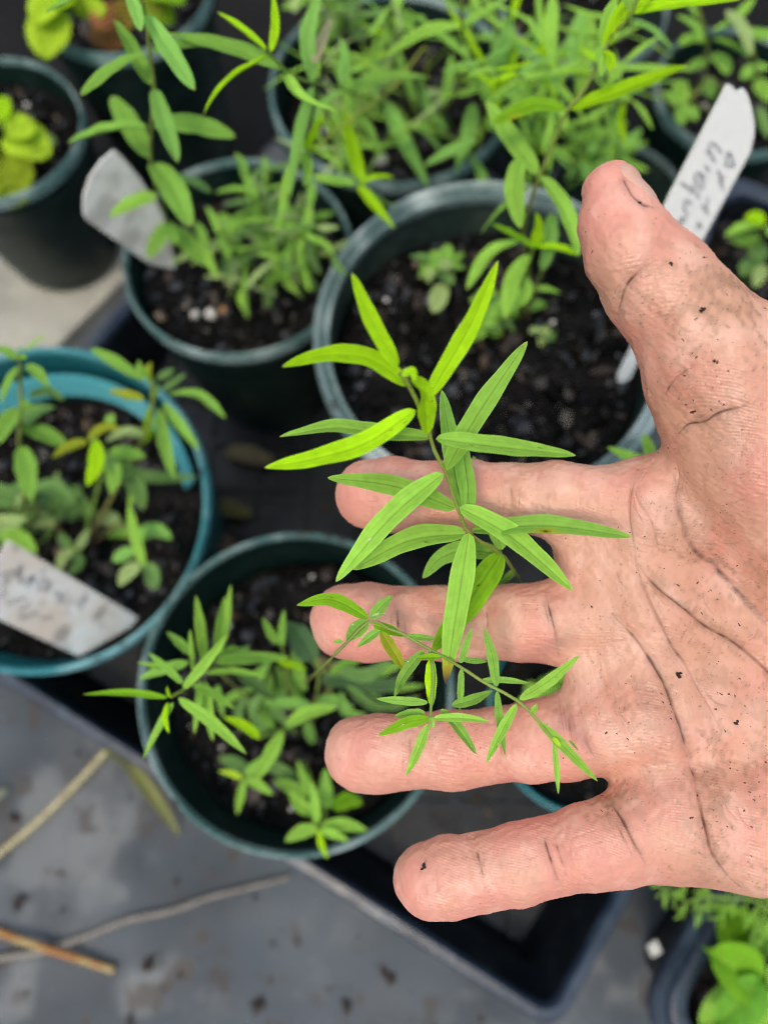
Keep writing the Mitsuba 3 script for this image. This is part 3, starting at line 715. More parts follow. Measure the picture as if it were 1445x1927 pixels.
# tangle with narrow leaves, top centre, with long arching stems
plant('potted_plant', 'tangled plant of long narrow leaves with arching stems, top centre',
      [([(760, 230, 0.49), (720, 195, 0.40), (655, 171, 0.31), (590, 156, 0.255), (560, 146, 0.24), (536, 132, 0.23), (510, 103, 0.222), (498, 92, 0.218)], 3.6, 'g'),
       ([(760, 240, 0.49), (800, 150, 0.42), (800, 90, 0.38), (740, 165, 0.33), (670, 217, 0.30), (600, 272, 0.275), (577, 285, 0.268)], 3.2, 'y'),
       ([(770, 240, 0.49), (720, 280, 0.40), (690, 330, 0.33), (675, 347, 0.30)], 3.2, 'g'),
       ([(790, 230, 0.49), (840, 200, 0.40), (885, 115, 0.33), (870, 55, 0.30), (868, 0, 0.28)], 3.4, 'b'),
       ([(790, 240, 0.49), (850, 260, 0.42), (890, 290, 0.37), (915, 230, 0.33)], 3.2, 'g'),
       ([(770, 230, 0.49), (745, 140, 0.42), (740, 60, 0.37), (745, 10, 0.34)], 3.2, 'b')],
      [('L', 22, (503, 97, 455, 55, 409, 22), 0.0), ('L', 20, (510, 98, 518, 50, 514, -15), -0.003), ('L', 25, (508, 104, 440, 145, 402, 185, 384, 215), 0.003), ('M', 40, (536, 133, 440, 95, 317, 63), 0.008), ('G', 34, (537, 138, 560, 180, 595, 200, 637, 211), -0.002), ('L', 12, (508, 102, 490, 92), -0.002),
       ('B', 36, (588, 156, 578, 70, 605, -22), -0.004), ('B', 34, (590, 160, 565, 260, 546, 374), 0.006), ('X', 26, (592, 122, 605, 80, 622, 35), 0.02), ('M', 44, (655, 170, 720, 148, 810, 146), 0.002), ('M', 26, (662, 172, 645, 140, 626, 104), 0.0), ('B', 30, (650, 172, 610, 200, 588, 260), 0.012),
       ('G', 32, (868, 50, 800, 62, 724, 106), 0.003), ('G', 36, (866, 52, 920, 20, 965, -12), -0.004), ('M', 36, (886, 116, 830, 75, 760, 14), 0.01), ('M', 28, (786, 215, 755, 130, 721, 50), -0.01), ('B', 38, (725, 192, 760, 270, 806, 353), 0.0), ('L', 34, (681, 345, 660, 270, 645, 198), -0.004), ('L', 24, (678, 346, 710, 335, 742, 334), -0.003), ('L', 30, (673, 348, 705, 390, 742, 431), -0.002), ('D', 26, (688, 360, 720, 380, 756, 396), 0.01), ('G', 26, (670, 348, 620, 340, 585, 330), 0.006),
       ('L', 22, (578, 283, 595, 245, 611, 208), -0.003), ('G', 24, (574, 286, 580, 320, 572, 352), 0.003), ('L', 20, (575, 283, 565, 262), -0.003), ('L', 20, (580, 288, 600, 275), -0.003), ('G', 22, (585, 280, 620, 300, 650, 310), 0.004), ('G', 22, (572, 285, 545, 330, 525, 405), 0.008),
       ('M', 36, (886, 116, 905, 170, 938, 238), 0.004), ('B', 28, (898, 265, 850, 285, 798, 312), 0.004), ('B', 36, (890, 195, 882, 260, 858, 327), 0.0), ('B', 32, (880, 290, 905, 340, 893, 412), 0.004), ('G', 28, (920, 230, 970, 200, 1010, 150), 0.0), ('B', 28, (910, 240, 960, 260, 1000, 300), 0.01), ('B', 30, (895, 170, 935, 130, 955, 60), 0.0), ('B', 28, (840, 250, 800, 200, 790, 140), 0.0), ('M', 26, (830, 200, 845, 160, 850, 100), 0.0),
       ('D', 30, (745, 15, 710, 30, 670, 25), 0.0), ('D', 30, (742, 40, 700, 55, 660, 70), 0.01), ('M', 26, (742, 20, 770, 40, 800, 30), 0.0), ('D', 28, (745, 100, 720, 120, 690, 110), 0.0), ('M', 24, (650, 200, 690, 240, 720, 300), 0.02), ('B', 24, (640, 160, 650, 110, 640, 70), 0.0), ('P', 28, (790, 190, 820, 175, 845, 185), 0.02), ('D', 24, (800, 200, 830, 215, 850, 240), 0.03), ('P', 24, (730, 245, 760, 240, 790, 255), 0.02)], shape=(0.5, 0.8), wscale=0.86)
bushy('potted_plant', 'pale bushy growth at the top edge, behind the tangled narrow leaves', 615, 5, 60, 40, 0.47, 0.40, 5, 4, 55, 24, 'MDPM', 35, root=(660, 100))

# thickets of narrow leaves


def thicket(label, x0, x1, y0, y1, root, n, td, ll, lw, cols, seed, extra=(), d0=0.485):
    rg = random.Random(seed)
    st, lv = [], []
    for i in range(n):
        tx, ty = rg.uniform(x0, x1), rg.uniform(y0, y1)
        bx, by = root[0] + (tx - root[0]) * 0.3, root[1] + (ty - root[1]) * 0.3
        d1 = rg.uniform(*td)
        pts = [(bx, by, d0), ((bx + tx) / 2 + rg.uniform(-20, 20), (by + ty) / 2, d0 * 0.5 + d1 * 0.5), (tx, ty, d1)]
        st.append((pts, 2.6, rg.choice('bgy')))
        for t in (1.0, 0.88, 0.7, 0.5):
            q = stem_path(pts)[int(t * 59)]
            a = rg.uniform(0, 3.14)
            for sg in (0, 3.14):
                L = rg.uniform(*ll) * (0.6 if t == 1 else 1)
                a2 = a + sg + rg.uniform(-0.3, 0.3)
                bend = rg.uniform(-0.25, 0.25)
                lv.append((rg.choice(cols), rg.uniform(*lw), (q[0], q[1], q[0] + 0.5 * L * math.cos(a2 + bend), q[1] + 0.5 * L * math.sin(a2 + bend), q[0] + L * math.cos(a2), q[1] + L * math.sin(a2)), rg.uniform(-0.35, 0.4) * L * 0.38 / FPX))
    return plant('potted_plant', label, st, lv + list(extra), shape=(0.5, 0.8))


thicket('thicket of blue green narrow leaves behind the tall shoot at upper right', 905, 1190, -20, 300, (1040, 210), 13, (0.265, 0.36), (85, 155), (10, 17), 'BBGGBGGL', 51,
        [('B', 30, (1095, 20, 1080, 90, 1078, 150), 0.0), ('G', 26, (1040, -10, 1036, 60, 1040, 140), 0.0), ('G', 34, (1110, 30, 1100, 100, 1085, 200), 0.0), ('B', 26, (960, 30, 945, 90, 910, 140), 0.0)])
thicket('fine crossing narrow leaves over the soil of the top centre pot', 590, 930, -10, 330, (745, 190), 10, (0.30, 0.40), (60, 125), (8, 14), 'BGGMPGL', 52)

# the tall shoot at right
plant('leafy_shoot', 'tall shoot with broad lime leaves reaching up beside the thumb tip',
      [([(985, 590, 0.365), (995, 520, 0.32), (985, 450, 0.285), (1000, 375, 0.258), (1022, 315, 0.245), (1045, 260, 0.237), (1066, 210, 0.230), (1097, 172, 0.226), (1125, 118, 0.220), (1152, 65, 0.214), (1186, 30, 0.208), (1200, -10, 0.204)], 4.4, 'b'),
       ([(990, 600, 0.365), (1012, 530, 0.32), (1035, 470, 0.29), (1050, 440, 0.275)], 4.2, 'p'),
       ([(975, 600, 0.365), (985, 540, 0.31), (1003, 468, 0.27)], 3.6, 'g')],
      [('L', 38, (1188, 28, 1280, 10, 1396, -3), 0.0), ('G', 24, (1130, 92, 1140, 40, 1162, -10), -0.002), ('L', 24, (1136, 90, 1155, 45, 1182, -10), -0.004), ('G', 24, (1187, 24, 1178, 5, 1168, -15), -0.002), ('L', 22, (1192, 24, 1210, 5, 1232, -8), -0.003),
       ('G', 26, (1132, 94, 1126, 115, 1130, 146), -0.002, {'roll': 0.5}), ('L', 20, (1136, 96, 1147, 110, 1145, 138), -0.003), ('L', 46, (1074, 208, 1180, 170, 1293, 123), -0.002), ('O', 36, (1062, 207, 1005, 200, 924, 233), 0.001, {'spot': (0.72, -0.8)}), ('G', 42, (1010, 328, 965, 270, 915, 190), 0.004, {'roll': 0.1}), ('G', 44, (1016, 332, 1060, 400, 1088, 482), 0.0), ('G', 38, (977, 298, 968, 360, 980, 430), 0.004),
       ('L', 22, (1004, 466, 1050, 468, 1091, 480), -0.002), ('O', 24, (1003, 466, 965, 445, 922, 421), -0.002), ('L', 20, (1003, 464, 1012, 430, 1008, 400), -0.004), ('L', 16, (1003, 464, 1022, 440), -0.004), ('G', 34, (995, 480, 965, 530, 950, 600), 0.0), ('G', 30, (975, 455, 920, 480, 878, 545), 0.0), ('G', 26, (960, 560, 1010, 548, 1055, 552), 0.0), ('G', 24, (990, 520, 985, 560, 960, 580), 0.0), ('M', 24, (985, 585, 1020, 575, 1045, 590), 0.01), ('M', 24, (980, 590, 945, 600, 915, 610), 0.01), ('B', 34, (1035, 400, 1030, 460, 1020, 510), 0.02), ('M', 26, (1000, 350, 940, 400, 905, 440), 0.02)], shape=(0.42, 0.62))

# seedlings in the big pot
bushy('seedling', 'small pale green seedling on the bark soil of the double lipped pot', 832, 500, 22, 18, 0.37, 0.345, 3, 3, 50, 26, 'MPDM', 41, extra=[('P', 36, (835, 535, 825, 560, 815, 588), 0.0)])
bushy('seedling', 'dense young plant at the foot of the tall shoot, in the double lipped pot', 930, 605, 40, 50, 0.37, 0.335, 6, 3, 46, 24, 'MGDG', 42)
bushy('seedling', 'tiny pale rosette alone on the bark soil near the thumb', 1025, 630, 6, 6, 0.372, 0.362, 2, 2, 32, 20, 'PDP', 43)

# teal pot
plant('potted_plant', 'leafy plant with spotted yellowing leaves in the bright teal pot',
      [([(60, 1000, 0.405), (45, 930, 0.36), (37, 840, 0.325), (40, 760, 0.30), (38, 690, 0.285), (36, 668, 0.278)], 4.4, 'b'),
       ([(170, 1010, 0.405), (230, 900, 0.36), (280, 800, 0.325), (288, 740, 0.305), (285, 718, 0.30)], 4.4, 'b'),
       ([(160, 1010, 0.405), (190, 900, 0.35), (200, 850, 0.32), (170, 828, 0.305), (182, 826, 0.303)], 4.0, 'g'),
       ([(180, 1020, 0.405), (225, 985, 0.37), (250, 1020, 0.35), (262, 1060, 0.34)], 4.0, 'p'),
       ([(120, 1010, 0.405), (90, 960, 0.38), (20, 960, 0.36), (-20, 950, 0.34)], 4.0, 'p'),
       ([(110, 1010, 0.40), (130, 1030, 0.385), (145, 1035, 0.38)], 3.0, 'p')],
      [('G', 18, (46, 664, 62, 650, 87, 631), -0.002), ('M', 22, (32, 676, 15, 662, -12, 655), 0.0), ('M', 26, (36, 690, 18, 725, 4, 760), -0.003), ('M', 26, (48, 688, 70, 700, 93, 727), 0.0), ('D', 28, (55, 748, 90, 738, 122, 752), 0.01), ('M', 38, (37, 768, 12, 800, 0, 835), -0.004), ('M', 20, (42, 750, 52, 765, 70, 776), 0.0), ('D', 40, (42, 800, 70, 775, 106, 766), 0.008), ('M', 44, (40, 806, 85, 820, 129, 842), -0.002), ('M', 48, (40, 840, 52, 880, 60, 942), -0.002), ('G', 14, (36, 668, 42, 650), -0.003), ('L', 12, (37, 670, 50, 676), -0.003),
       ('M', 28, (262, 712, 215, 680, 170, 655), 0.0), ('M', 16, (266, 718, 262, 678), -0.002), ('Y', 22, (280, 718, 285, 682), -0.004), ('D', 22, (298, 715, 328, 694), 0.004), ('D', 22, (308, 735, 350, 704), 0.004), ('Y', 24, (272, 752, 240, 745, 204, 735), 0.0), ('M', 28, (318, 742, 375, 745, 425, 787), 0.002), ('M', 24, (308, 758, 340, 800, 376, 848), -0.002), ('M', 30, (298, 768, 310, 835, 328, 902), -0.002), ('L', 22, (272, 835, 280, 800, 280, 765), -0.004), ('P', 34, (275, 825, 240, 815, 200, 830), 0.0), ('G', 20, (286, 720, 275, 700, 262, 690), -0.004), ('M', 20, (290, 745, 300, 725), -0.004),
       ('Y', 22, (166, 824, 200, 805, 228, 808), -0.003), ('Y', 32, (166, 832, 130, 845, 99, 862), 0.0), ('L', 36, (182, 828, 182, 875, 164, 915), -0.004), ('M', 36, (195, 855, 215, 890, 210, 930), 0.0), ('M', 34, (205, 850, 245, 855, 275, 860), 0.002), ('D', 34, (195, 850, 225, 880, 275, 890), 0.01), ('D', 34, (230, 890, 290, 900, 370, 898), 0.01), ('D', 40, (220, 870, 260, 920, 270, 960), 0.01), ('M', 26, (205, 800, 215, 780), 0.0),
       ('G', 26, (274, 1066, 255, 1000, 243, 945), -0.004), ('B', 42, (250, 1020, 290, 1000, 324, 1015), 0.0), ('B', 34, (255, 1040, 235, 1045, 212, 1055), 0.0), ('P', 32, (265, 1060, 240, 1080, 224, 1102), 0.004), ('D', 36, (270, 1060, 285, 1080, 292, 1110), 0.004), ('G', 24, (200, 1010, 225, 1005, 250, 1010), 0.0), ('P', 34, (180, 985, 205, 975, 230, 1000), 0.0), ('G', 20, (245, 950, 255, 925, 258, 910), 0.004),
       ('D', 44, (60, 925, 100, 920, 142, 950), 0.0), ('D', 50, (30, 950, 0, 930, -30, 935), 0.0), ('G', 44, (0, 1005, 30, 1010, 70, 1040), -0.004), ('D', 40, (20, 940, 40, 920, 70, 915), 0.0), ('P', 36, (-10, 975, 20, 985, 50, 975), 0.0), ('D', 34, (60, 1025, 85, 1010, 105, 990), 0.0),
       ('P', 26, (140, 1035, 120, 1050, 112, 1075), 0.0), ('P', 26, (145, 1035, 160, 1015, 170, 995), 0.0), ('D', 24, (140, 1040, 150, 1060, 130, 1080), 0.0), ('D', 24, (135, 1030, 120, 1015, 115, 1000), 0.0)], shape=(0.55, 0.72), wscale=0.86)
bushy('seedling', 'low greyish seedlings crowding the soil of the teal pot', 90, 975, 120, 60, 0.405, 0.375, 8, 3, 44, 28, 'DDPKD', 44)

# the plant behind the white label
plant('potted_plant', 'leggy plant with paired leaves behind the white plant label',
      [([(1395, 230, 0.52), (1300, 190, 0.45), (1322, 150, 0.42), (1330, 90, 0.385), (1320, 40, 0.36), (1310, 10, 0.35)], 3.6, 'b'), ([(1400, 230, 0.52), (1340, 150, 0.45), (1310, 175, 0.42), (1275, 200, 0.40)], 3.4, 'b'), ([(1410, 200, 0.52), (1420, 120, 0.42), (1390, 40, 0.37)], 3.4, 'b')],
      [('M', 26, (1330, 85, 1305, 55, 1272, 30), 0.0), ('G', 24, (1325, 80, 1300, 75, 1275, 85), 0.0), ('M', 28, (1340, 75, 1375, 90, 1410, 110), 0.0), ('P', 30, (1365, 20, 1395, 55, 1412, 105), -0.004), ('G', 22, (1340, 60, 1380, 40, 1420, -5), 0.0), ('M', 30, (1330, 110, 1310, 125, 1290, 135), 0.0), ('M', 28, (1335, 105, 1360, 120, 1370, 140), 0.0), ('M', 26, (1328, 150, 1335, 175, 1342, 185), 0.0), ('G', 36, (1280, 200, 1278, 170, 1282, 150), 0.0), ('M', 26, (1278, 205, 1300, 215, 1312, 225), 0.0), ('M', 26, (1272, 205, 1280, 225, 1285, 235), 0.0), ('M', 24, (1270, 200, 1255, 185, 1243, 172), 0.0), ('M', 30, (1395, 150, 1420, 130, 1450, 128), 0.0), ('M', 30, (1400, 60, 1430, 70, 1460, 60), 0.0), ('M', 24, (1320, 45, 1300, 20, 1290, -5), 0.0), ('D', 30, (1425, 200, 1430, 230, 1445, 260), 0.0), ('D', 30, (1430, 260, 1435, 290, 1450, 300), 0.01), ('G', 30, (1420, 150, 1440, 180, 1460, 200), 0.0)], shape=(0.5, 0.6))
plant('potted_plant', 'blurred green plant in the square pot at the right edge',
      [([(1400, 540, 0.50), (1420, 480, 0.44), (1440, 430, 0.40)], 3.6, 'g'), ([(1420, 540, 0.50), (1440, 510, 0.45), (1460, 490, 0.42)], 3.6, 'g')],
      [('G', 28, (1435, 425, 1400, 430, 1364, 445), 0.0), ('L', 26, (1438, 420, 1420, 412, 1400, 412), 0.0), ('M', 30, (1430, 450, 1400, 455, 1372, 450), 0.01), ('D', 34, (1440, 490, 1410, 500, 1395, 520), 0.0), ('D', 34, (1445, 470, 1420, 475, 1405, 470), 0.0), ('P', 28, (1440, 500, 1425, 520, 1418, 540), 0.0), ('M', 34, (1440, 430, 1460, 440, 1490, 450), 0.0)], shape=(0.5, 0.6))
bushy('potted_plant', 'feathery grass green tuft in the small pot above the thumb', 1120, 275, 60, 50, 0.52, 0.43, 9, 4, 62, 17, 'GMBMG', 47, root=(1150, 370))
plant('potted_plant', 'green sprig showing in the gap between thumb and index finger',
      [([(1130, 1320, 0.42), (1200, 1050, 0.33), (1225, 900, 0.26), (1228, 872, 0.25)], 3.6, 'g')],
      [('G', 34, (1228, 872, 1185, 865, 1142, 842), 0.0), ('G', 24, (1226, 868, 1218, 840, 1208, 815), 0.0), ('G', 30, (1230, 870, 1260, 860, 1285, 868), 0.0)])
bushy('potted_plant', 'small green plant in the low pot, glimpsed between middle and ring fingers', 1060, 1290, 90, 40, 0.42, 0.36, 5, 3, 55, 24, 'GMM', 48, root=(1110, 1330))


# broad crinkled leaves (round leaved plants)
def broad_leaf(key, base, tip, d0, d1, wpx, col, red=None, teeth=14, crinkle=0.09, fold=1.0, rough=0.16, name='leaf', label=None):
    b, t_ = at(base[0], base[1], d0), at(tip[0], tip[1], d1)
    L = np.linalg.norm(t_ - b); W = wpx * (d0 + d1) / 2 / FPX
    ax = unit(t_ - b); w = unit(np.cross(ax, [0, 0.1, 1])); n = np.cross(w, ax)
    nl, nw = 60, 21
    s = np.linspace(0, 1, nl); u = np.linspace(-1, 1, nw)
    prof = (np.maximum(s, 1e-5) / 0.42) ** 0.42 * (np.maximum(1 - s, 0) / 0.58) ** 0.55 * (1 + 0.11 * np.abs(np.sin(s * math.pi * teeth / 2)))
    prof = np.clip(prof, 0.02, 1.1)
    sd = RNG.random() * 50
    x = prof[:, None] * u[None] * W / 2
    y = s[:, None] * L + 0 * u
    ridge = np.abs(np.sin((s[:, None] * 6 - np.abs(u[None]) * 1.6) * math.pi))
    z = W * (fold * 0.34 * np.abs(u[None]) - 0.22 * u[None] ** 2 - 0.30 * (s[:, None] - 0.5) ** 2 * 2) + crinkle * W * (ridge - 0.5) * (1 - u[None] ** 2) + rough * W * (meshkit.noise(np.stack([x * 120 + sd, y * 120, 0 * x], -1)) - 0.5)
    v = b + x[..., None] * w + y[..., None] * ax + z[..., None] * n
    cc = np.array(COL[col] if isinstance(col, str) else col)[None, None] * (0.75 + 0.5 * meshkit.fbm(np.stack([x * 300 + sd, y * 300, 0 * x], -1), 3)[..., None])
    vein = np.maximum(np.exp(-(u[None] / 0.06) ** 2), 0.6 * np.exp(-((ridge) / 0.25) ** 2))[..., None]
    cc = cc * (1 - 0.35 * vein) + 0.35 * vein * (np.array([0.42, 0.50, 0.10]))
    if red is not None:
        rr = np.clip(meshkit.fbm(np.stack([x * 70 + sd, y * 70, 0 * x + 9], -1), 2)[..., None] * 2.2 - 0.6, 0, 1)
        cc = cc * (1 - rr) + rr * np.array(red)
    return part(key, name, mikit.ply((v.reshape(-1, 3), grid_faces(nl, nw)), 'mat_leaf', smooth=True, color=np.clip(cc.reshape(-1, 3), 0.002, 0.9)), label)


k = thing('potted_plant', 'rounded yellow green leafed plant at the left edge, top pot', 'plant', 'plants in the pots')
add_stem(k, [(-10, 270, 0.49), (-5, 250, 0.46), (0, 240, 0.44)], 4, 'g')
for a in (((10, 250), (96, 292), 0.445, 0.45, 78, 'C'), ((10, 245), (70, 235), 0.44, 0.445, 70, 'C'), ((0, 280), (30, 390), 0.445, 0.45, 95, (0.24, 0.34, 0.02)), ((0, 230), (-40, 190), 0.44, 0.44, 70, 'C'), ((5, 225), (8, 180), 0.44, 0.44, 34, 'L'), ((60, 270), (106, 262), 0.455, 0.46, 46, 'P'), ((-10, 260), (-80, 300), 0.44, 0.45, 80, 'C')):
    broad_leaf(k, *a)
k = thing('potted_plant', 'crinkled yellow leaf plant flushed with red, top left pot', 'plant', 'plants in the pots')
add_stem(k, [(190, 30, 0.49), (185, 10, 0.46), (180, -20, 0.43)], 4, 'p')
for a in (((105, 15), (85, 110), 0.43, 0.43, 82, 'C'), ((110, -10), (60, 40), 0.42, 0.42, 70, 'C'), ((140, -10), (95, 10), 0.42, 0.42, 76, 'L'), ((170, -10), (160, 36), 0.43, 0.435, 90, 'C', (0.30, 0.16, 0.03)), ((215, 0), (235, 60), 0.43, 0.44, 100, (0.34, 0.28, 0.05), (0.42, 0.16, 0.09)), ((250, 0), (330, 35), 0.43, 0.44, 90, 'O', (0.25, 0.28, 0.04)), ((270, -20), (350, -5), 0.42, 0.43, 90, 'O'), ((165, 90), (170, 140), 0.47, 0.47, 44, (0.36, 0.36, 0.12), (0.36, 0.16, 0.14)), ((150, 70), (160, 85), 0.475, 0.475, 40, 'D'), ((200, 40), (215, 95), 0.45, 0.46, 70, (0.36, 0.24, 0.08), (0.42, 0.14, 0.08))):
    broad_leaf(k, *a)
k = thing('potted_plant', 'glossy round leafed plant in the lower right corner', 'plant', 'plants in the pots')
add_stem(k, [(1400, 1860, 0.385), (1405, 1830, 0.36), (1395, 1800, 0.34)], 5, 'g')
for a in (((1420, 1850), (1328, 1785), 0.335, 0.325, 96, (0.20, 0.47, 0.03)), ((1395, 1790), (1340, 1700), 0.365, 0.35, 90, 'O'), ((1420, 1850), (1318, 1935), 0.34, 0.34, 90, 'G'), ((1430, 1845), (1345, 1930), 0.33, 0.325, 74, (0.16, 0.42, 0.05)), ((1430, 1860), (1440, 1950), 0.34, 0.34, 80, 'G'), ((1420, 1800), (1430, 1730), 0.36, 0.355, 56, 'M'), ((1430, 1790), (1445, 1770), 0.355, 0.355, 50, 'M'), ((1440, 1850), (1500, 1840), 0.34, 0.34, 70, 'G')):
    broad_leaf(k, *a, crinkle=0.01, teeth=0, fold=1.5, rough=0.05)
# the feathery frond above it
k = thing('potted_plant', 'feathery green frond under the heel of the hand', 'plant', 'plants in the pots')


def frond(pts, n, ln, sides):
    q = spline(np.array([at(*p) for p in pts]), n * 2)
    add_stem(k, pts, 3.5, 'g', 0.5)
    for i in range(2, n):
        for s in (-1, 1):
            tdir = unit(q[2 * i] - q[2 * i - 2]); side = unit(np.cross(tdir, [0, 0, 1])) * s
            L = ln * math.sin(math.pi * (i + 1) / (n + 1)) ** 0.6 * RNG.uniform(0.8, 1.2)
            e = q[2 * i] + (tdir * 0.75 + side * 0.8) * L + [0, 0, RNG.uniform(-0.2, 0.2) * L]
            for j in range(sides):
                f0 = q[2 * i] + (e - q[2 * i]) * (0.2 + 0.8 * j / sides)
                dv = unit((e - q[2 * i]) + RNG.choice((-1, 1)) * np.cross(e - q[2 * i], [0, 0, 1]) * 0.7)
                add_leaf(k, [f0, f0 + dv * L * 0.25, f0 + dv * L * 0.45], 0.0009, 'G', name='leaflet', nl=7, nw=5)
            add_leaf(k, [q[2 * i], (q[2 * i] + e) / 2, e], 0.0009, 'G', name='leaflet', nl=8, nw=5)


frond([(1500, 1760, 0.345), (1430, 1700, 0.32), (1370, 1690, 0.315), (1310, 1690, 0.315), (1275, 1712, 0.32)], 8, 0.014, 4)
frond([(1500, 1700, 0.345), (1400, 1680, 0.325), (1310, 1655, 0.315), (1265, 1665, 0.315), (1235, 1688, 0.32)], 8, 0.014, 4)

# ------------------------------------------------------------------ plant labels (tags)


def plane_tag(key, outline, pts3, thick, mat, name=None):
    """outline in sketch coordinates on the plane through three points; returns the plane."""
    a, b, c = [np.asarray(p) for p in pts3]
    n = unit(np.cross(b - a, c - a)); n = n if n @ (EYE - a) > 0 else -n
    ex = unit(b - a); ey = np.cross(n, ex)

    def on(px, py):
        r = FWD + (px - 722.5) / FPX * RIGHT + (963.5 - py) / FPX * UPV
        return EYE + r * ((a - EYE) @ n) / (r @ n)
    p2 = [((on(x, y) - a) @ ex, (on(x, y) - a) @ ey) for x, y in outline]
    poly = Polygon(p2).buffer(0.0004).buffer(-0.0001)
    m = trimesh.creation.extrude_polygon(poly, thick)
    v = np.array(m.vertices)
    curl = v[:, 2] - thick
    w = a + v[:, :1] * ex + v[:, 1:2] * ey + curl[:, None] * n
    part(key, 'strip', mikit.ply((w, m.faces), mat))
    return on, n


def ink(key, on, n, strokes, w, mat, label=None):
    for s in strokes:
        p = np.array([on(*q) for q in s]) + n * 0.00012
        q = spline(p, max(8, 5 * len(p)))
        t = np.gradient(q, axis=0); t /= np.linalg.norm(t, axis=1, keepdims=True)
        sd = np.cross(n, t)
        hw = w * (0.75 + 0.5 * meshkit.noise(q * 900, 3))[:, None]
        v = np.concatenate([q - sd * hw, q + sd * hw]); k_ = len(q)
        i = np.arange(k_ - 1)
        f = np.vstack([np.stack([i, i + 1, i + 1 + k_], 1), np.stack([i, i + 1 + k_, i + k_], 1)])
        part(key, 'lettering', mikit.ply((v, f), mat))


def tc(L, ox=1180, oy=140, s=5.453):
    return [[(ox + x / s, oy + y / s) for x, y in st] for st in L]


t1 = thing('plant_label', 'white plastic plant label with grey handwriting, rising behind the thumb', 'plant label', 'plant labels in the pots')
A1, B1 = at(1388, 172, 0.243), at(1165, 716, 0.335)
on1, n1 = plane_tag(t1, [(1368, 161), (1376, 164), (1381, 171), (1388, 175), (1397, 169), (1402, 174), (1411, 200), (1417, 232), (1417, 255), (1410, 285), (1395, 314), (1360, 378), (1318, 455), (1300, 492), (1240, 602), (1205, 668), (1184, 712), (1173, 719), (1163, 717), (1164, 704), (1190, 652), (1218, 540), (1245, 402), (1262, 365), (1300, 292), (1340, 215)], [A1, B1, A1 + RIGHT * 0.9 * 0.02 + np.array([0, 0.008, 0.0])], 0.0007, 'mat_tag')
ink(t1, on1, n1, tc([[(800, 800), (840, 805), (870, 850), (900, 895)], [(840, 805), (832, 745), (862, 708), (915, 745), (965, 810)], [(790, 940), (845, 1000)], [(742, 1012), (700, 1020), (690, 1070), (715, 1140), (762, 1178), (778, 1130), (745, 1050), (742, 1012)], [(745, 1020), (805, 1068)],
     [(540, 1108), (620, 1165), (690, 1200), (738, 1275)], [(670, 1130), (655, 1185), (640, 1230)], [(618, 1455), (590, 1400), (572, 1350)], [(580, 1370), (590, 1300), (620, 1300), (655, 1340)], [(505, 1505), (540, 1548), (562, 1530), (545, 1465)], [(545, 1465), (600, 1500)],
     [(1035, 790), (1070, 870), (1095, 952)], [(1035, 800), (1005, 910), (1012, 930), (1085, 950)], [(925, 990), (958, 1070), (978, 1185)], [(1002, 1045), (960, 1080), (928, 1130)], [(752, 1345), (800, 1380), (828, 1445)], [(830, 1260), (800, 1360), (790, 1400)], [(700, 1600), (722, 1545), (745, 1540), (765, 1585)], [(715, 1505), (742, 1565)]]), 0.00034, 'mat_ink')
t2 = thing('plant_label', 'wide dirty plant label with faded writing in the teal pot', 'plant label', 'plant labels in the pots')
on2, n2 = plane_tag(t2, [(17, 1018), (266, 1167), (150, 1234), (-56, 1139)], [at(17, 1018, 0.318), at(300, 1188, 0.402), at(-56, 1139, 0.318)], 0.0008, 'mat_tag_dirty')
ink(t2, on2, n2, tc([[(160, 560), (215, 430), (205, 600), (320, 540), (270, 640)], [(280, 640), (340, 530), (330, 600)], [(380, 680), (410, 570), (470, 600), (430, 690)], [(450, 690), (520, 590)], [(520, 720), (560, 690), (590, 740), (560, 800)], [(600, 800), (650, 690)], [(650, 820), (720, 750)], [(740, 830), (840, 710)], [(770, 860), (860, 730)], [(0, 530), (100, 500), (140, 470)], [(0, 740), (80, 690)], [(80, 810), (160, 780), (260, 740)], [(180, 880), (300, 800)], [(200, 940), (380, 900)], [(390, 960), (520, 930)], [(20, 660), (60, 640)]], 0, 980, 5.16), 0.00060, 'mat_ink_faded')
t3 = thing('plant_label', 'grey curved plant label leaning over the rim, upper left', 'plant label', 'plant labels in the pots')
on3, n3 = plane_tag(t3, [(216, 285), (226, 292), (262, 335), (300, 393), (318, 440), (330, 505), (282, 496), (225, 455), (166, 414), (160, 402), (160, 370), (172, 333), (194, 303)], [at(218, 286, 0.330), at(330, 500, 0.400), at(165, 400, 0.338)], 0.0008, 'mat_tag_grey')

# ------------------------------------------------------------------ litter on the ground
k = thing('straw', 'pale dry grass stalk lying on the dark ground, lower left', 'straw')
pts = [at_z(x, y, z) for x, y, z in ((-60, 1655, 0.004), (0, 1606, 0.005), (70, 1548, 0.007), (140, 1480, 0.009), (200, 1415, 0.012))]
scene[k] = mikit.ply(tube(spline(pts, 30), np.linspace(0.0019, 0.0024, 30)), 'mat_straw', smooth=True)
k = thing('dry_leaf', 'curled yellowed blade bent over beside the dry stalk', 'leaf')
p3 = [at_z(x, y, z) for x, y, z in ((195, 1412, 0.014), (235, 1428, 0.020), (262, 1465, 0.022), (300, 1515, 0.014), (338, 1572, 0.004))]
m, vc = leaf_mesh(np.array(p3), 0.0085, (0.34, 0.37, 0.14), seed=5, roll=0.4)
scene[k] = mikit.ply(m, 'mat_leaf', smooth=True, color=vc)
k = thing('twig', 'thin grey twig lying across the dark ground', 'twig')
pts = [at_z(x, y, 0.003) for x, y in ((-60, 1812), (0, 1803), (80, 1790), (160, 1763), (240, 1732), (330, 1712), (395, 1688), (460, 1672), (545, 1650))]
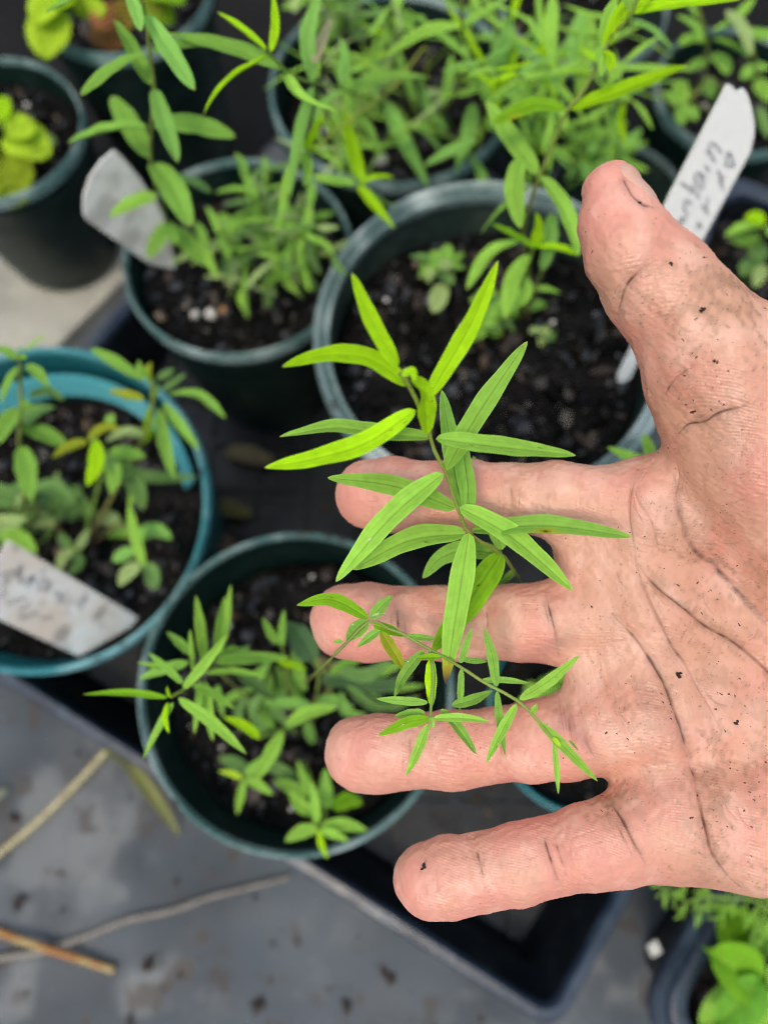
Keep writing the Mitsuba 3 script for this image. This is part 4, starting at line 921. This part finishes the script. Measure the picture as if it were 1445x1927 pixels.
scene[k] = mikit.ply(tube(spline(pts, 50), np.linspace(0.0021, 0.0014, 50) * (0.9 + 0.25 * meshkit.noise(np.arange(50)[:, None] * [0.4, 0, 0], 3))), 'mat_twig', smooth=True)
k = thing('twig', 'short orange brown twig crossing the grey one', 'twig')
pts = [at_z(x, y, z) for x, y, z in ((-15, 1748, 0.004), (30, 1766, 0.006), (90, 1786, 0.0075), (150, 1805, 0.006), (215, 1826, 0.004))]
scene[k] = mikit.ply(tube(spline(pts, 24), 0.0022), 'mat_orange', smooth=True)
k = thing('dry_leaf', 'small pale leaf scrap at the left edge of the ground', 'leaf')
m, vc = leaf_mesh(np.array([at_z(-20, 1505, 0.003), at_z(0, 1495, 0.006), at_z(20, 1485, 0.003)]), 0.0055, (0.30, 0.34, 0.24), seed=8)
scene[k] = mikit.ply(m, 'mat_leaf', smooth=True, color=vc)
for px, py, l, c, lab in ((470, 860, 0.018, (0.23, 0.20, 0.12), 'tan dead leaf lying in the tray between the pots'), (432, 960, 0.016, (0.20, 0.19, 0.08), 'yellowish dead leaf in the tray beside the teal pot'), (425, 1025, 0.014, (0.22, 0.15, 0.12), 'brownish dead leaf in the tray by the rim of the near pot')):
    k = thing('dead_leaf', lab, 'leaf')
    c0_ = at_z(px, py, 0.012)
    a = RNG.uniform(0.2, 1.0)
    dv = np.array([math.cos(a), -math.sin(a), 0.05])
    m, vc = leaf_mesh(np.array([c0_ - dv * l, c0_ + [0, 0, 0.003], c0_ + dv * l]), l * 0.75, c, seed=px, shape=(0.4, 0.45))
    scene[k] = mikit.ply(m, 'mat_leaf', smooth=True, color=vc)
ms, cs = [], []
for i in range(420):
    px, py = NR.uniform(-60, 1150), NR.uniform(1280, 1960)
    if py < 1300 + 0.62 * px + 20:
        continue
    s = 0.0004 + 0.0022 * NR.random() ** 4 if i % 7 else 0.00035
    m = lump(at_z(px, py, s * 0.4), s, 0.7)
    ms.append(m); cs.append(np.repeat([np.array([0.05, 0.038, 0.03]) * NR.uniform(0.4, 1.8) if i % 7 else np.array([0.6, 0.62, 0.65])], len(m[0]), 0))  # brown soil crumbs, plus white grains coloured to stand in for glints
for px, py, s in ((35, 1700, 0.0030), (275, 1822, 0.0036), (30, 1540, 0.0028), (650, 1895, 0.0030), (490, 1890, 0.0034), (730, 1840, 0.0028), (240, 1920, 0.0022)):
    for _ in range(3):
        m = lump(at_z(px + NR.normal() * 4, py + NR.normal() * 5, s * 0.5), s * 1.15, 0.7)
        ms.append(m); cs.append(np.repeat([[0.045, 0.034, 0.030]], len(m[0]), 0))
scene['soil_crumbs'] = mikit.ply(join(ms), 'mat_crumb', color=np.vstack(cs))
labels['soil_crumbs'] = {'label': 'scattered soil crumbs on the dark ground, with white grains painted as glints', 'category': 'soil', 'kind': 'stuff'}
ms, cs = [], []
bx0 = np.array(ip.bounds)
while len(ms) < 500:
    q = np.array([NR.uniform(bx0[0], bx0[2]), NR.uniform(bx0[1], bx0[3])])
    if not ip.contains(shapely.Point(q)):
        continue
    s = 0.0006 + 0.003 * NR.random() ** 3
    m = lump(np.array([q[0], q[1], 0.0068 + s * 0.4]), s, 0.7)
    ms.append(m); cs.append(np.repeat([np.array([0.07, 0.05, 0.035]) * NR.uniform(0.3, 1.6)], len(m[0]), 0))
scene['tray_litter'] = mikit.ply(join(ms), 'mat_crumb', color=np.vstack(cs))
labels['tray_litter'] = {'label': 'crumbs of soil and bark spilled on the tray floor', 'category': 'soil', 'kind': 'stuff'}

# ------------------------------------------------------------------ the hand


def J(px, py, front, R):
    d = front / (1 - R / FPX)
    return (*at(px, py, d), R * d / FPX)


CHAINS = {
    'thumb': [J(1150, 362, 0.1445, 54), J(1163, 412, 0.1425, 71), J(1186, 474, 0.1405, 86), J(1236, 536, 0.1405, 100), J(1298, 612, 0.1395, 104), J(1350, 690, 0.1385, 122), J(1440, 830, 0.1400, 160)],
    'index': [J(699, 931, 0.1720, 66), J(740, 931, 0.1705, 70), J(810, 934, 0.1690, 66), J(880, 933, 0.1675, 69), J(955, 935, 0.1665, 65), J(1050, 940, 0.1620, 75), J(1130, 950, 0.1600, 73), J(1225, 960, 0.1570, 92)],
    'middle': [J(654, 1170, 0.1740, 69), J(690, 1171, 0.1725, 72), J(752, 1172, 0.1715, 67), J(830, 1173, 0.1695, 71), J(908, 1172, 0.1685, 68), J(975, 1172, 0.1650, 74), J(1040, 1170, 0.1635, 78), J(1220, 1150, 0.1575, 98)],
    'web': [J(1090, 1052, 0.1650, 42), J(1180, 1056, 0.1600, 70)], 'web_two': [J(1118, 1276, 0.1620, 46), J(1190, 1262, 0.1590, 70)],
    'ring': [J(680, 1417, 0.1680, 70), J(715, 1417, 0.1665, 72), J(772, 1415, 0.1660, 67), J(850, 1410, 0.1640, 72), J(936, 1402, 0.1635, 69), J(1000, 1395, 0.1605, 76), J(1060, 1386, 0.1585, 82), J(1225, 1345, 0.1545, 98)],
    'pinky': [J(810, 1657, 0.1535, 69), J(845, 1651, 0.1520, 72), J(908, 1639, 0.1515, 68), J(975, 1624, 0.1500, 73), J(1045, 1608, 0.1500, 71), J(1100, 1596, 0.1485, 77), J(1165, 1580, 0.1480, 82), J(1275, 1535, 0.1480, 108)]}
PALM = [[J(1225, 960, 0.1575, 92), J(1700, 1130, 0.1520, 190)], [J(1220, 1150, 0.1580, 98), J(1700, 1200, 0.1540, 190)], [J(1225, 1345, 0.1550, 98), J(1700, 1280, 0.1530, 190)], [J(1275, 1535, 0.1485, 108), J(1400, 1545, 0.1450, 128), J(1560, 1480, 0.1440, 190), J(1720, 1350, 0.1460, 220)],
        [J(1350, 690, 0.1390, 122), J(1450, 850, 0.1375, 170), J(1560, 1000, 0.1390, 200), J(1720, 1150, 0.1430, 230)],
        [J(1720, 1220, 0.1440, 250), J(1950, 1260, 0.1480, 235), J(2500, 1330, 0.1560, 270)]]


def cone(p, a, b):
    """Distance to the hull of two spheres (x, y, z, r)."""
    a, b = np.asarray(a, np.float32), np.asarray(b, np.float32)
    ba = b[:3] - a[:3]; L2 = ba @ ba
    h = np.clip(((p - a[:3]) @ ba) / L2, 0, 1)
    return np.linalg.norm(p - a[:3] - h[..., None] * ba, axis=-1) - (a[3] + (b[3] - a[3]) * h)


def smin(a, b, k):
    h = np.maximum(k - np.abs(a - b), 0) / k
    return np.minimum(a, b) - h * h * k * 0.25


def sdf(p):
    p = np.asarray(p, np.float32)
    body = None
    for ch in PALM:
        f = None
        for a, b in zip(ch[:-1], ch[1:]):
            c = cone(p, a, b)
            f = c if f is None else np.minimum(f, c)
        body = f if body is None else smin(body, f, 0.0055)
    for name, ch in CHAINS.items():
        f = None
        for a, b in zip(ch[:-1], ch[1:]):
            c = cone(p, a, b)
            f = c if f is None else smin(f, c, 0.0008)
        body = smin(body, f, {'thumb': 0.006, 'pinky': 0.0038, 'ring': 0.005}.get(name, 0.0065))
    return body


def surface_nets(fn, lo, hi, h):
    n = np.ceil((hi - lo) / h).astype(int) + 1
    ax = [lo[i] + h * np.arange(n[i]) for i in range(3)]
    val = np.empty(n, np.float32)
    yz = np.stack(np.meshgrid(ax[1], ax[2], indexing='ij'), -1)
    for i0 in range(0, n[0], 24):
        xs = ax[0][i0:i0 + 24]
        g = np.empty((len(xs), n[1], n[2], 3), np.float32)
        g[..., 0] = xs[:, None, None]; g[..., 1:] = yz
        val[i0:i0 + 24] = fn(g)
    ins = val < 0
    c = sum(ins[a:n[0] - 1 + a, b:n[1] - 1 + b, d:n[2] - 1 + d].astype(np.int8) for a in (0, 1) for b in (0, 1) for d in (0, 1))
    act = (c > 0) & (c < 8)
    idx = np.full(act.shape, -1); cells = np.argwhere(act); idx[act] = np.arange(len(cells))
    v = lo + (cells + 0.5) * h
    faces = []
    for axis in range(3):
        o = [a for a in range(3) if a != axis]
        s0 = [slice(None)] * 3; s1 = [slice(None)] * 3
        s0[axis], s1[axis] = slice(0, -1), slice(1, None)
        e = ins[tuple(s0)] != ins[tuple(s1)]
        loc = np.argwhere(e)
        ok = (loc[:, o[0]] > 0) & (loc[:, o[1]] > 0) & (loc[:, o[0]] < n[o[0]] - 1) & (loc[:, o[1]] < n[o[1]] - 1)
        loc = loc[ok]
        u, w = np.zeros(3, int), np.zeros(3, int)
        u[o[0]] = 1; w[o[1]] = 1
        q = [idx[tuple((loc - s).T)] for s in (u + w, w, 0 * u, u)]
        q = np.stack(q, 1)
        first = ins[tuple(loc.T)]
        fl = first if axis != 1 else ~first
        q = np.where(fl[:, None], q, q[:, ::-1])
        faces.append(q)
    q = np.vstack(faces)
    return v, np.vstack([q[:, [0, 1, 2]], q[:, [0, 2, 3]]])


def grad(p, e=2e-4):
    g = np.stack([sdf(p + e * np.eye(3)[i]) - sdf(p - e * np.eye(3)[i]) for i in range(3)], -1)
    return g / (np.linalg.norm(g, axis=-1, keepdims=True) + 1e-9)


def project(v, it=2):
    for _ in range(it):
        v = v - sdf(v)[:, None] * grad(v)
    return v


allj = np.array([j for ch in list(CHAINS.values()) + PALM for j in ch])
lo = (allj[:, :3] - allj[:, 3:]).min(0) - 0.004
hi = (allj[:, :3] + allj[:, 3:]).max(0) + 0.004
hv, hf = surface_nets(sdf, lo, hi, 0.00125)
hv = project(hv, 3)
hm = trimesh.Trimesh(hv, hf, process=False)


def in_view(v, m=60):
    q = v - EYE
    dd = q @ FWD
    return ((q @ RIGHT) / dd * FPX < 722.5 + m)


for it in range(2):
    g = grad(hm.triangles_center, 3e-4)
    front = ((EYE - hm.triangles_center) * g).sum(1) > -0.03
    sel = front & in_view(hm.triangles_center)
    hm = trimesh.Trimesh(*trimesh.remesh.subdivide(hm.vertices, hm.faces, np.nonzero(sel)[0]), process=False)
    hm.merge_vertices()
    hm = trimesh.Trimesh(project(np.array(hm.vertices), 1), hm.faces, process=False)
from scipy.spatial import cKDTree


def hit(px, py, march=sdf):
    """The point of the hand seen in that direction (marching along the ray)."""
    r = unit(FWD + (px - 722.5) / FPX * RIGHT + (963.5 - py) / FPX * UPV)
    t = 0.10
    for _ in range(80):
        d = float(sdf((EYE + r * t)[None])[0])
        if d < 2e-5:
            return EYE + r * t
        t += d * 0.9
        if t > 0.4:
            return None
    return EYE + r * t


CREASES = [(0.35, 0.5, 0.8, [(1171, 322), (1177, 344), (1190, 366), (1210, 384), (1228, 391)]),  # (depth mm, half width mm, dirt, points)
    (0.75, 0.55, 0.9, [(1200, 1062), (1225, 1092), (1280, 1137), (1330, 1180), (1375, 1207), (1440, 1258), (1520, 1330)]),
    (0.50, 0.55, 0.35, [(1192, 1015), (1197, 1062), (1216, 1118), (1240, 1170), (1265, 1218), (1290, 1252), (1312, 1292), (1340, 1335), (1358, 1378)]),
    (0.75, 0.55, 0.75, [(1150, 1155), (1190, 1200), (1222, 1240), (1246, 1276), (1262, 1312), (1276, 1352), (1290, 1400), (1304, 1450), (1316, 1510), (1330, 1570), (1345, 1618), (1392, 1670)]),
    (0.45, 0.5, 0.5, [(1200, 882), (1186, 930), (1184, 975), (1192, 1030)]), (0.45, 0.45, 0.6, [(1024, 1110), (1034, 1150), (1044, 1190), (1050, 1235)]), (0.40, 0.45, 0.25, [(1060, 1308), (1070, 1365), (1078, 1412)]), (0.40, 0.45, 0.25, [(1084, 1318), (1100, 1395), (1120, 1430)]),
    (0.55, 0.55, 0.85, [(1136, 1498), (1165, 1532), (1190, 1580), (1214, 1622)]), (0.35, 0.4, 0.4, [(1150, 1530), (1172, 1575), (1195, 1615)]),
    (0.40, 0.45, 0.5, [(1008, 1526), (1018, 1560), (1030, 1600), (1046, 1648), (1058, 1685)]), (0.40, 0.45, 0.5, [(1030, 1532), (1048, 1595), (1064, 1650)]), (0.40, 0.45, 0.45, [(888, 1572), (898, 1608), (906, 1640), (926, 1695)]),
    (0.40, 0.5, 0.35, [(766, 1362), (772, 1415), (770, 1472)]), (0.40, 0.5, 0.5, [(742, 1118), (748, 1170), (750, 1232)]), (0.40, 0.5, 0.4, [(905, 1112), (915, 1170), (912, 1238)]), (0.40, 0.5, 0.45, [(955, 880), (962, 935), (958, 992)]), (0.35, 0.5, 0.25, [(806, 872), (812, 930), (808, 992)]), (0.4, 0.5, 0.35, [(930, 1342), (942, 1400), (935, 1462)]),
    (0.55, 0.6, 0.55, [(1158, 612), (1166, 570), (1180, 533), (1214, 502)]), (0.35, 0.45, 0.4, [(1250, 742), (1264, 716), (1296, 692)]), (0.40, 0.5, 0.6, [(1276, 816), (1292, 800), (1322, 796), (1352, 778), (1402, 765)]),
    (0.30, 0.5, 0.2, [(1268, 850), (1276, 890), (1270, 940), (1290, 985)]), (0.35, 1.6, 0.45, [(1270, 900), (1278, 960), (1302, 1030), (1360, 1085), (1420, 1150), (1460, 1195)]), (0.25, 0.4, 0.2, [(1215, 890), (1195, 930), (1225, 985), (1240, 1040)]),
    (0.25, 0.4, 0.3, [(1195, 1295), (1240, 1300)]), (0.25, 0.4, 0.4, [(1205, 1320), (1255, 1332)]), (0.22, 0.4, 0.3, [(1210, 1345), (1265, 1350)]), (0.25, 0.4, 0.35, [(1325, 1300), (1345, 1320), (1370, 1330)]), (0.2, 0.35, 0.2, [(1140, 1210), (1175, 1205)]),
    (0.2, 0.35, 0.3, [(1077, 1578), (1120, 1562)]), (0.2, 0.35, 0.3, [(1080, 1596), (1140, 1582)]), (0.2, 0.35, 0.25, [(1075, 1618), (1130, 1608)]), (0.2, 0.35, 0.2, [(950, 1625), (1010, 1612)])]
rgc = random.Random(4)
for base in list(CREASES)[:26]:
    for _ in range(2):
        ox, oy = rgc.uniform(-16, 16), rgc.uniform(-8, 8)
        a_, b_ = sorted((rgc.uniform(0, 0.5), rgc.uniform(0.5, 1)))
        q_ = spline(np.array([(x, y, 0) for x, y in base[3]], float), 12)[int(a_ * 11):int(b_ * 11) + 1, :2]
        if len(q_) > 2:
            CREASES.append((0.12, 0.30, rgc.uniform(0.05, 0.35), [(x + ox, y + oy) for x, y in q_[::2]]))
for _ in range(45):
    x, y, an, L = rgc.uniform(1130, 1440), rgc.uniform(880, 1640), rgc.choice((0.9, 1.0, 1.2, -0.3, 0.1, 2.6)) + rgc.uniform(-0.2, 0.2), rgc.uniform(18, 60)
    CREASES.append((0.07, 0.30, rgc.uniform(0, 0.3), [(x, y), (x + L * 0.5 * math.cos(an + 0.15), y + L * 0.5 * math.sin(an + 0.15)), (x + L * math.cos(an), y + L * math.sin(an))]))
for (x0, y0), (x1, y1), w in (((650, 931), (1190, 950), 62), ((610, 1168), (1040, 1170), 62), ((640, 1416), (1070, 1385), 64), ((780, 1660), (1180, 1580), 64)):
    for _ in range(26):
        t = rgc.random(); x, y = x0 + (x1 - x0) * t, y0 + (y1 - y0) * t + rgc.uniform(-w, w) * 0.8
        L = rgc.uniform(14, 40); an = rgc.choice((math.atan2(y1 - y0, x1 - x0), 1.5)) + rgc.uniform(-0.2, 0.2)
        CREASES.append((0.07, 0.28, rgc.uniform(0, 0.18), [(x, y), (x + L * math.cos(an), y + L * math.sin(an))]))
LINES = []
for dm, hw, dt, pts in CREASES:
    p3 = [q for q in (hit(*p) for p in pts) if q is not None]
    if len(p3) > 1:
        LINES.append((dm, hw, dt, spline(np.array(p3), 24 * len(p3))))
near = cKDTree(np.vstack([l[3] for l in LINES])).query(hm.triangles_center, distance_upper_bound=0.0011)[0]
hm = trimesh.Trimesh(*trimesh.remesh.subdivide(hm.vertices, hm.faces, np.nonzero(np.isfinite(near))[0]), process=False)
hv, hf = np.array(hm.vertices), np.array(hm.faces)
hn = grad(hv, 3e-4)
tree = cKDTree(hv)
depth = np.zeros(len(hv)); dirt = np.zeros(len(hv))
for dm, hw, dt, sp_ in LINES:
    ct = cKDTree(sp_)
    cand = np.unique(np.concatenate([np.asarray(c, int) for c in tree.query_ball_point(sp_[::6], max(0.003, hw * 0.0055))]))
    if not len(cand):
        continue
    dist, ii = ct.query(hv[cand])
    fade = np.clip(np.minimum(ii, len(sp_) - 1 - ii) / (0.18 * len(sp_)), 0.35, 1)
    wob = 0.7 + 0.6 * meshkit.noise(hv[cand] * 420, 9)
    dist = dist * 1250 * wob
    big = 1.0 if dm > 0.22 else 0.0
    patch = np.clip(0.45 + 1.2 * (meshkit.noise(hv[cand] * 330, 6) - 0.25), 0.25, 1.0)
    depth[cand] = np.maximum(depth[cand], dm * fade * (0.65 * np.exp(-(dist / (0.55 * hw)) ** 2) + big * 0.80 * np.exp(-(dist / (3.4 * hw)) ** 2) + (1 - big) * 0.3 * np.exp(-(dist / hw) ** 2)))
    dirt[cand] = np.maximum(dirt[cand], 1.8 * dt * fade * patch * (np.exp(-(dist / (hw * 0.48)) ** 2) + 0.26 * big * np.exp(-(dist / (2.8 * hw)) ** 2)) * (0.4 + 1.0 * meshkit.noise(hv[cand] * 700, 4)))


def waves(p, wavelength, seed, n=26):
    """A smooth random field (about unit variance): a sum of waves."""
    g = np.random.default_rng(seed)
    k = g.normal(size=(3, n)) * 2 * np.pi / wavelength * 0.6
    return (np.cos(np.asarray(p, np.float32) @ k.astype(np.float32) + g.uniform(0, 6.28, n).astype(np.float32)).sum(1) * math.sqrt(2 / n)).astype(float)


sig = lambda x: 1 / (1 + np.exp(-x))
relief = 0.00018 * waves(hv, 0.016, 1) + 0.00006 * waves(hv, 0.005, 2) + 0.00003 * waves(hv, 0.0016, 3) + 0.00012 * (meshkit.fbm(hv * 900, 2, 5) - 0.5)
hv2 = hv + hn * (relief - depth * 0.001)[:, None]
sc_ = lambda lo_, hi_, x: np.clip((x - lo_) / (hi_ - lo_), 0, 1) ** 2 * (3 - 2 * np.clip((x - lo_) / (hi_ - lo_), 0, 1))
skin = np.array([0.635, 0.338, 0.246])
wa, wb, wc, wd = (waves(hv, l, q)[:, None] for l, q in ((0.020, 11), (0.008, 12), (0.0022, 13), (0.011, 14)))
col = skin * (1 + 0.035 * wc)
pk = 0.78 * sig(2.2 * (wa + 0.5 * wb))
col = col * (1 - pk) + pk * np.array([0.680, 0.280, 0.228])
pl = 0.62 * sig(3 * (wd + 0.4 * wc - 0.9))
col = col * (1 - pl) + pl * np.array([0.770, 0.465, 0.375])
tips = np.zeros((len(hv), 1))
for nm in ('index', 'middle', 'ring', 'pinky', 'thumb'):
    tips = np.maximum(tips, np.exp(-(np.linalg.norm(hv - np.array(CHAINS[nm][0][:3]), axis=1, keepdims=True) / 0.016) ** 2))
col = col * (1 - 0.4 * tips) + 0.4 * tips * np.array([0.710, 0.290, 0.245])
# brown soil smears: mostly along the thumb, the heel of the hand and the palm
q = hv - EYE; dd_ = q @ FWD; U, V = q @ RIGHT, q @ UPV
smear = np.zeros((len(hv), 1))
for p0, rad, s in ((hit(1380, 560), 0.018, 1.0), (hit(1330, 620), 0.016, 0.6), (hit(1300, 800), 0.015, 0.6), (hit(1330, 1100), 0.022, 0.75), (hit(1400, 1480), 0.022, 0.8), (hit(1280, 1600), 0.010, 0.6), (hit(1400, 1600), 0.02, 0.6), (hit(1210, 1330), 0.012, 0.6), (hit(1140, 1505), 0.007, 1.0), (hit(1400, 1250), 0.02, 0.6)):
    if p0 is not None:
        smear = np.maximum(smear, s * np.exp(-(np.linalg.norm(hv - p0, axis=1, keepdims=True) / rad) ** 2))
sm_ = smear * (0.22 + 0.36 * sig(2.5 * (wb + 0.5 * wc)))
col = col * (1 - sm_) + sm_ * np.array([0.400, 0.215, 0.120])
grime = np.clip(smear + 0.10, 0, 1) * sig(3 * (wb * 0.6 + wc * 0.8 - 0.5)) * 0.50
col = col * (1 - grime) + grime * np.array([0.25, 0.125, 0.080])
dots = (np.random.default_rng(77).random((len(hv), 1)) < 0.055 * (0.14 + smear) * sig(3 * (wc + wb - 0.3))) * np.random.default_rng(78).uniform(0.25, 0.75, (len(hv), 1))
col = col * (1 - dots) + dots * np.array([0.13, 0.060, 0.038])
dk = np.clip(dirt, 0, 0.92)[:, None]
col = col * (1 - dk) + dk * np.array([0.085, 0.042, 0.030])
HAND = thing('hand', 'open soil stained hand, palm up with spread fingers, reaching in from the right', 'hand')
scene[HAND] = mikit.ply((hv2, hf), 'mat_skin', smooth=True, color=np.clip(col, 0.01, 0.9))

# thumb nail, seen edge on
nc = hit(1198, 352)
ax_ = unit(at(1230, 400, 0.145) - at(1180, 325, 0.145))
view = unit(EYE - nc)
ny = unit(np.cross(view, ax_)); ny = ny if ny @ RIGHT > 0 else -ny
nb = unit(0.93 * ny + 0.13 * view)
nw_ = unit(np.cross(nb, ax_))
ctr = np.array(CHAINS['thumb'][0][:3]) * 0.35 + np.array(CHAINS['thumb'][1][:3]) * 0.65
gv_ = []
for s in np.linspace(-1, 1, 15):
    for u in np.linspace(-1, 1, 13):
        ee = (1 - abs(s) ** 3.5 * 0.75) ** 0.5 * u
        dirv = unit(nb + nw_ * ee * 0.72)
        o = ctr + ax_ * (s * 0.0052 - 0.0010)
        t = 0.0
        for _ in range(30):
            dsd = float(sdf((o + dirv * t)[None])[0])
            t -= dsd
            if abs(dsd) < 1e-5:
                break
        gv_.append(o + dirv * (t + 0.00032 - 0.00055 * abs(u) ** 5 - 0.0003 * abs(s) ** 6))
part(HAND, 'thumbnail', mikit.ply((np.array(gv_), grid_faces(15, 13)), 'mat_nail', smooth=True))

# soil flecks stuck to the palm
ms, cs = [], []
zones = [((1380, 540), 50, 90), ((1320, 640), 60, 60), ((1290, 740), 50, 40), ((1330, 880), 80, 40), ((1330, 1080), 70, 60), ((1390, 1300), 60, 50), ((1390, 1480), 70, 110), ((1370, 1600), 60, 40), ((1200, 1350), 60, 30), ((1150, 450), 50, 14), ((1200, 1000), 80, 30), ((1140, 1505), 14, 20), ((1270, 1330), 20, 14)]
for (zx, zy), sp0, n_ in zones:
    for _ in range(int(n_ * 0.6)):
        p = hit(zx + NR.normal() * sp0, zy + NR.normal() * sp0)
        if p is None:
            continue
        i = tree.query(p)[1]; nn = hn[i]
        s = 0.00007 + 0.00017 * NR.random() ** 3
        v, f = lump(np.zeros(3), s, 1.0)
        v = v @ rotm().T
        tng = unit(np.cross(nn, [0.3 + NR.normal(), 1, 0.2])); bt = np.cross(nn, tng)
        v = v[:, :1] * tng * NR.uniform(1, 2.6) + v[:, 1:2] * bt + v[:, 2:] * nn * 0.6
        ms.append((v + hv2[i] + nn * s * 0.2, f)); cs.append(np.repeat([np.array([0.085, 0.046, 0.030]) * NR.uniform(0.3, 1.7)], len(v), 0))
for px, py, s in ((1318, 580, 0.0011), (1345, 680, 0.0007), (799, 1634, 0.0009), (1113, 1143, 0.0005), (1276, 1268, 0.0009), (1388, 1358, 0.0007), (1300, 775, 0.0006), (1262, 498, 0.0006), (1205, 382, 0.0006), (1180, 330, 0.0005)):
    p = hit(px, py)
    if p is not None:
        i = tree.query(p)[1]
        for _ in range(3):
            v, f = lump(hv2[i] + NR.normal(size=3) * s * 0.4, s * 0.6)
            ms.append((v, f)); cs.append(np.repeat([[0.03, 0.022, 0.020]], len(v), 0))
part(HAND, 'soil_flecks', mikit.ply(join(ms), 'mat_dirt', color=np.vstack(cs)), 'dark flecks of soil stuck to the skin', 'stuff')
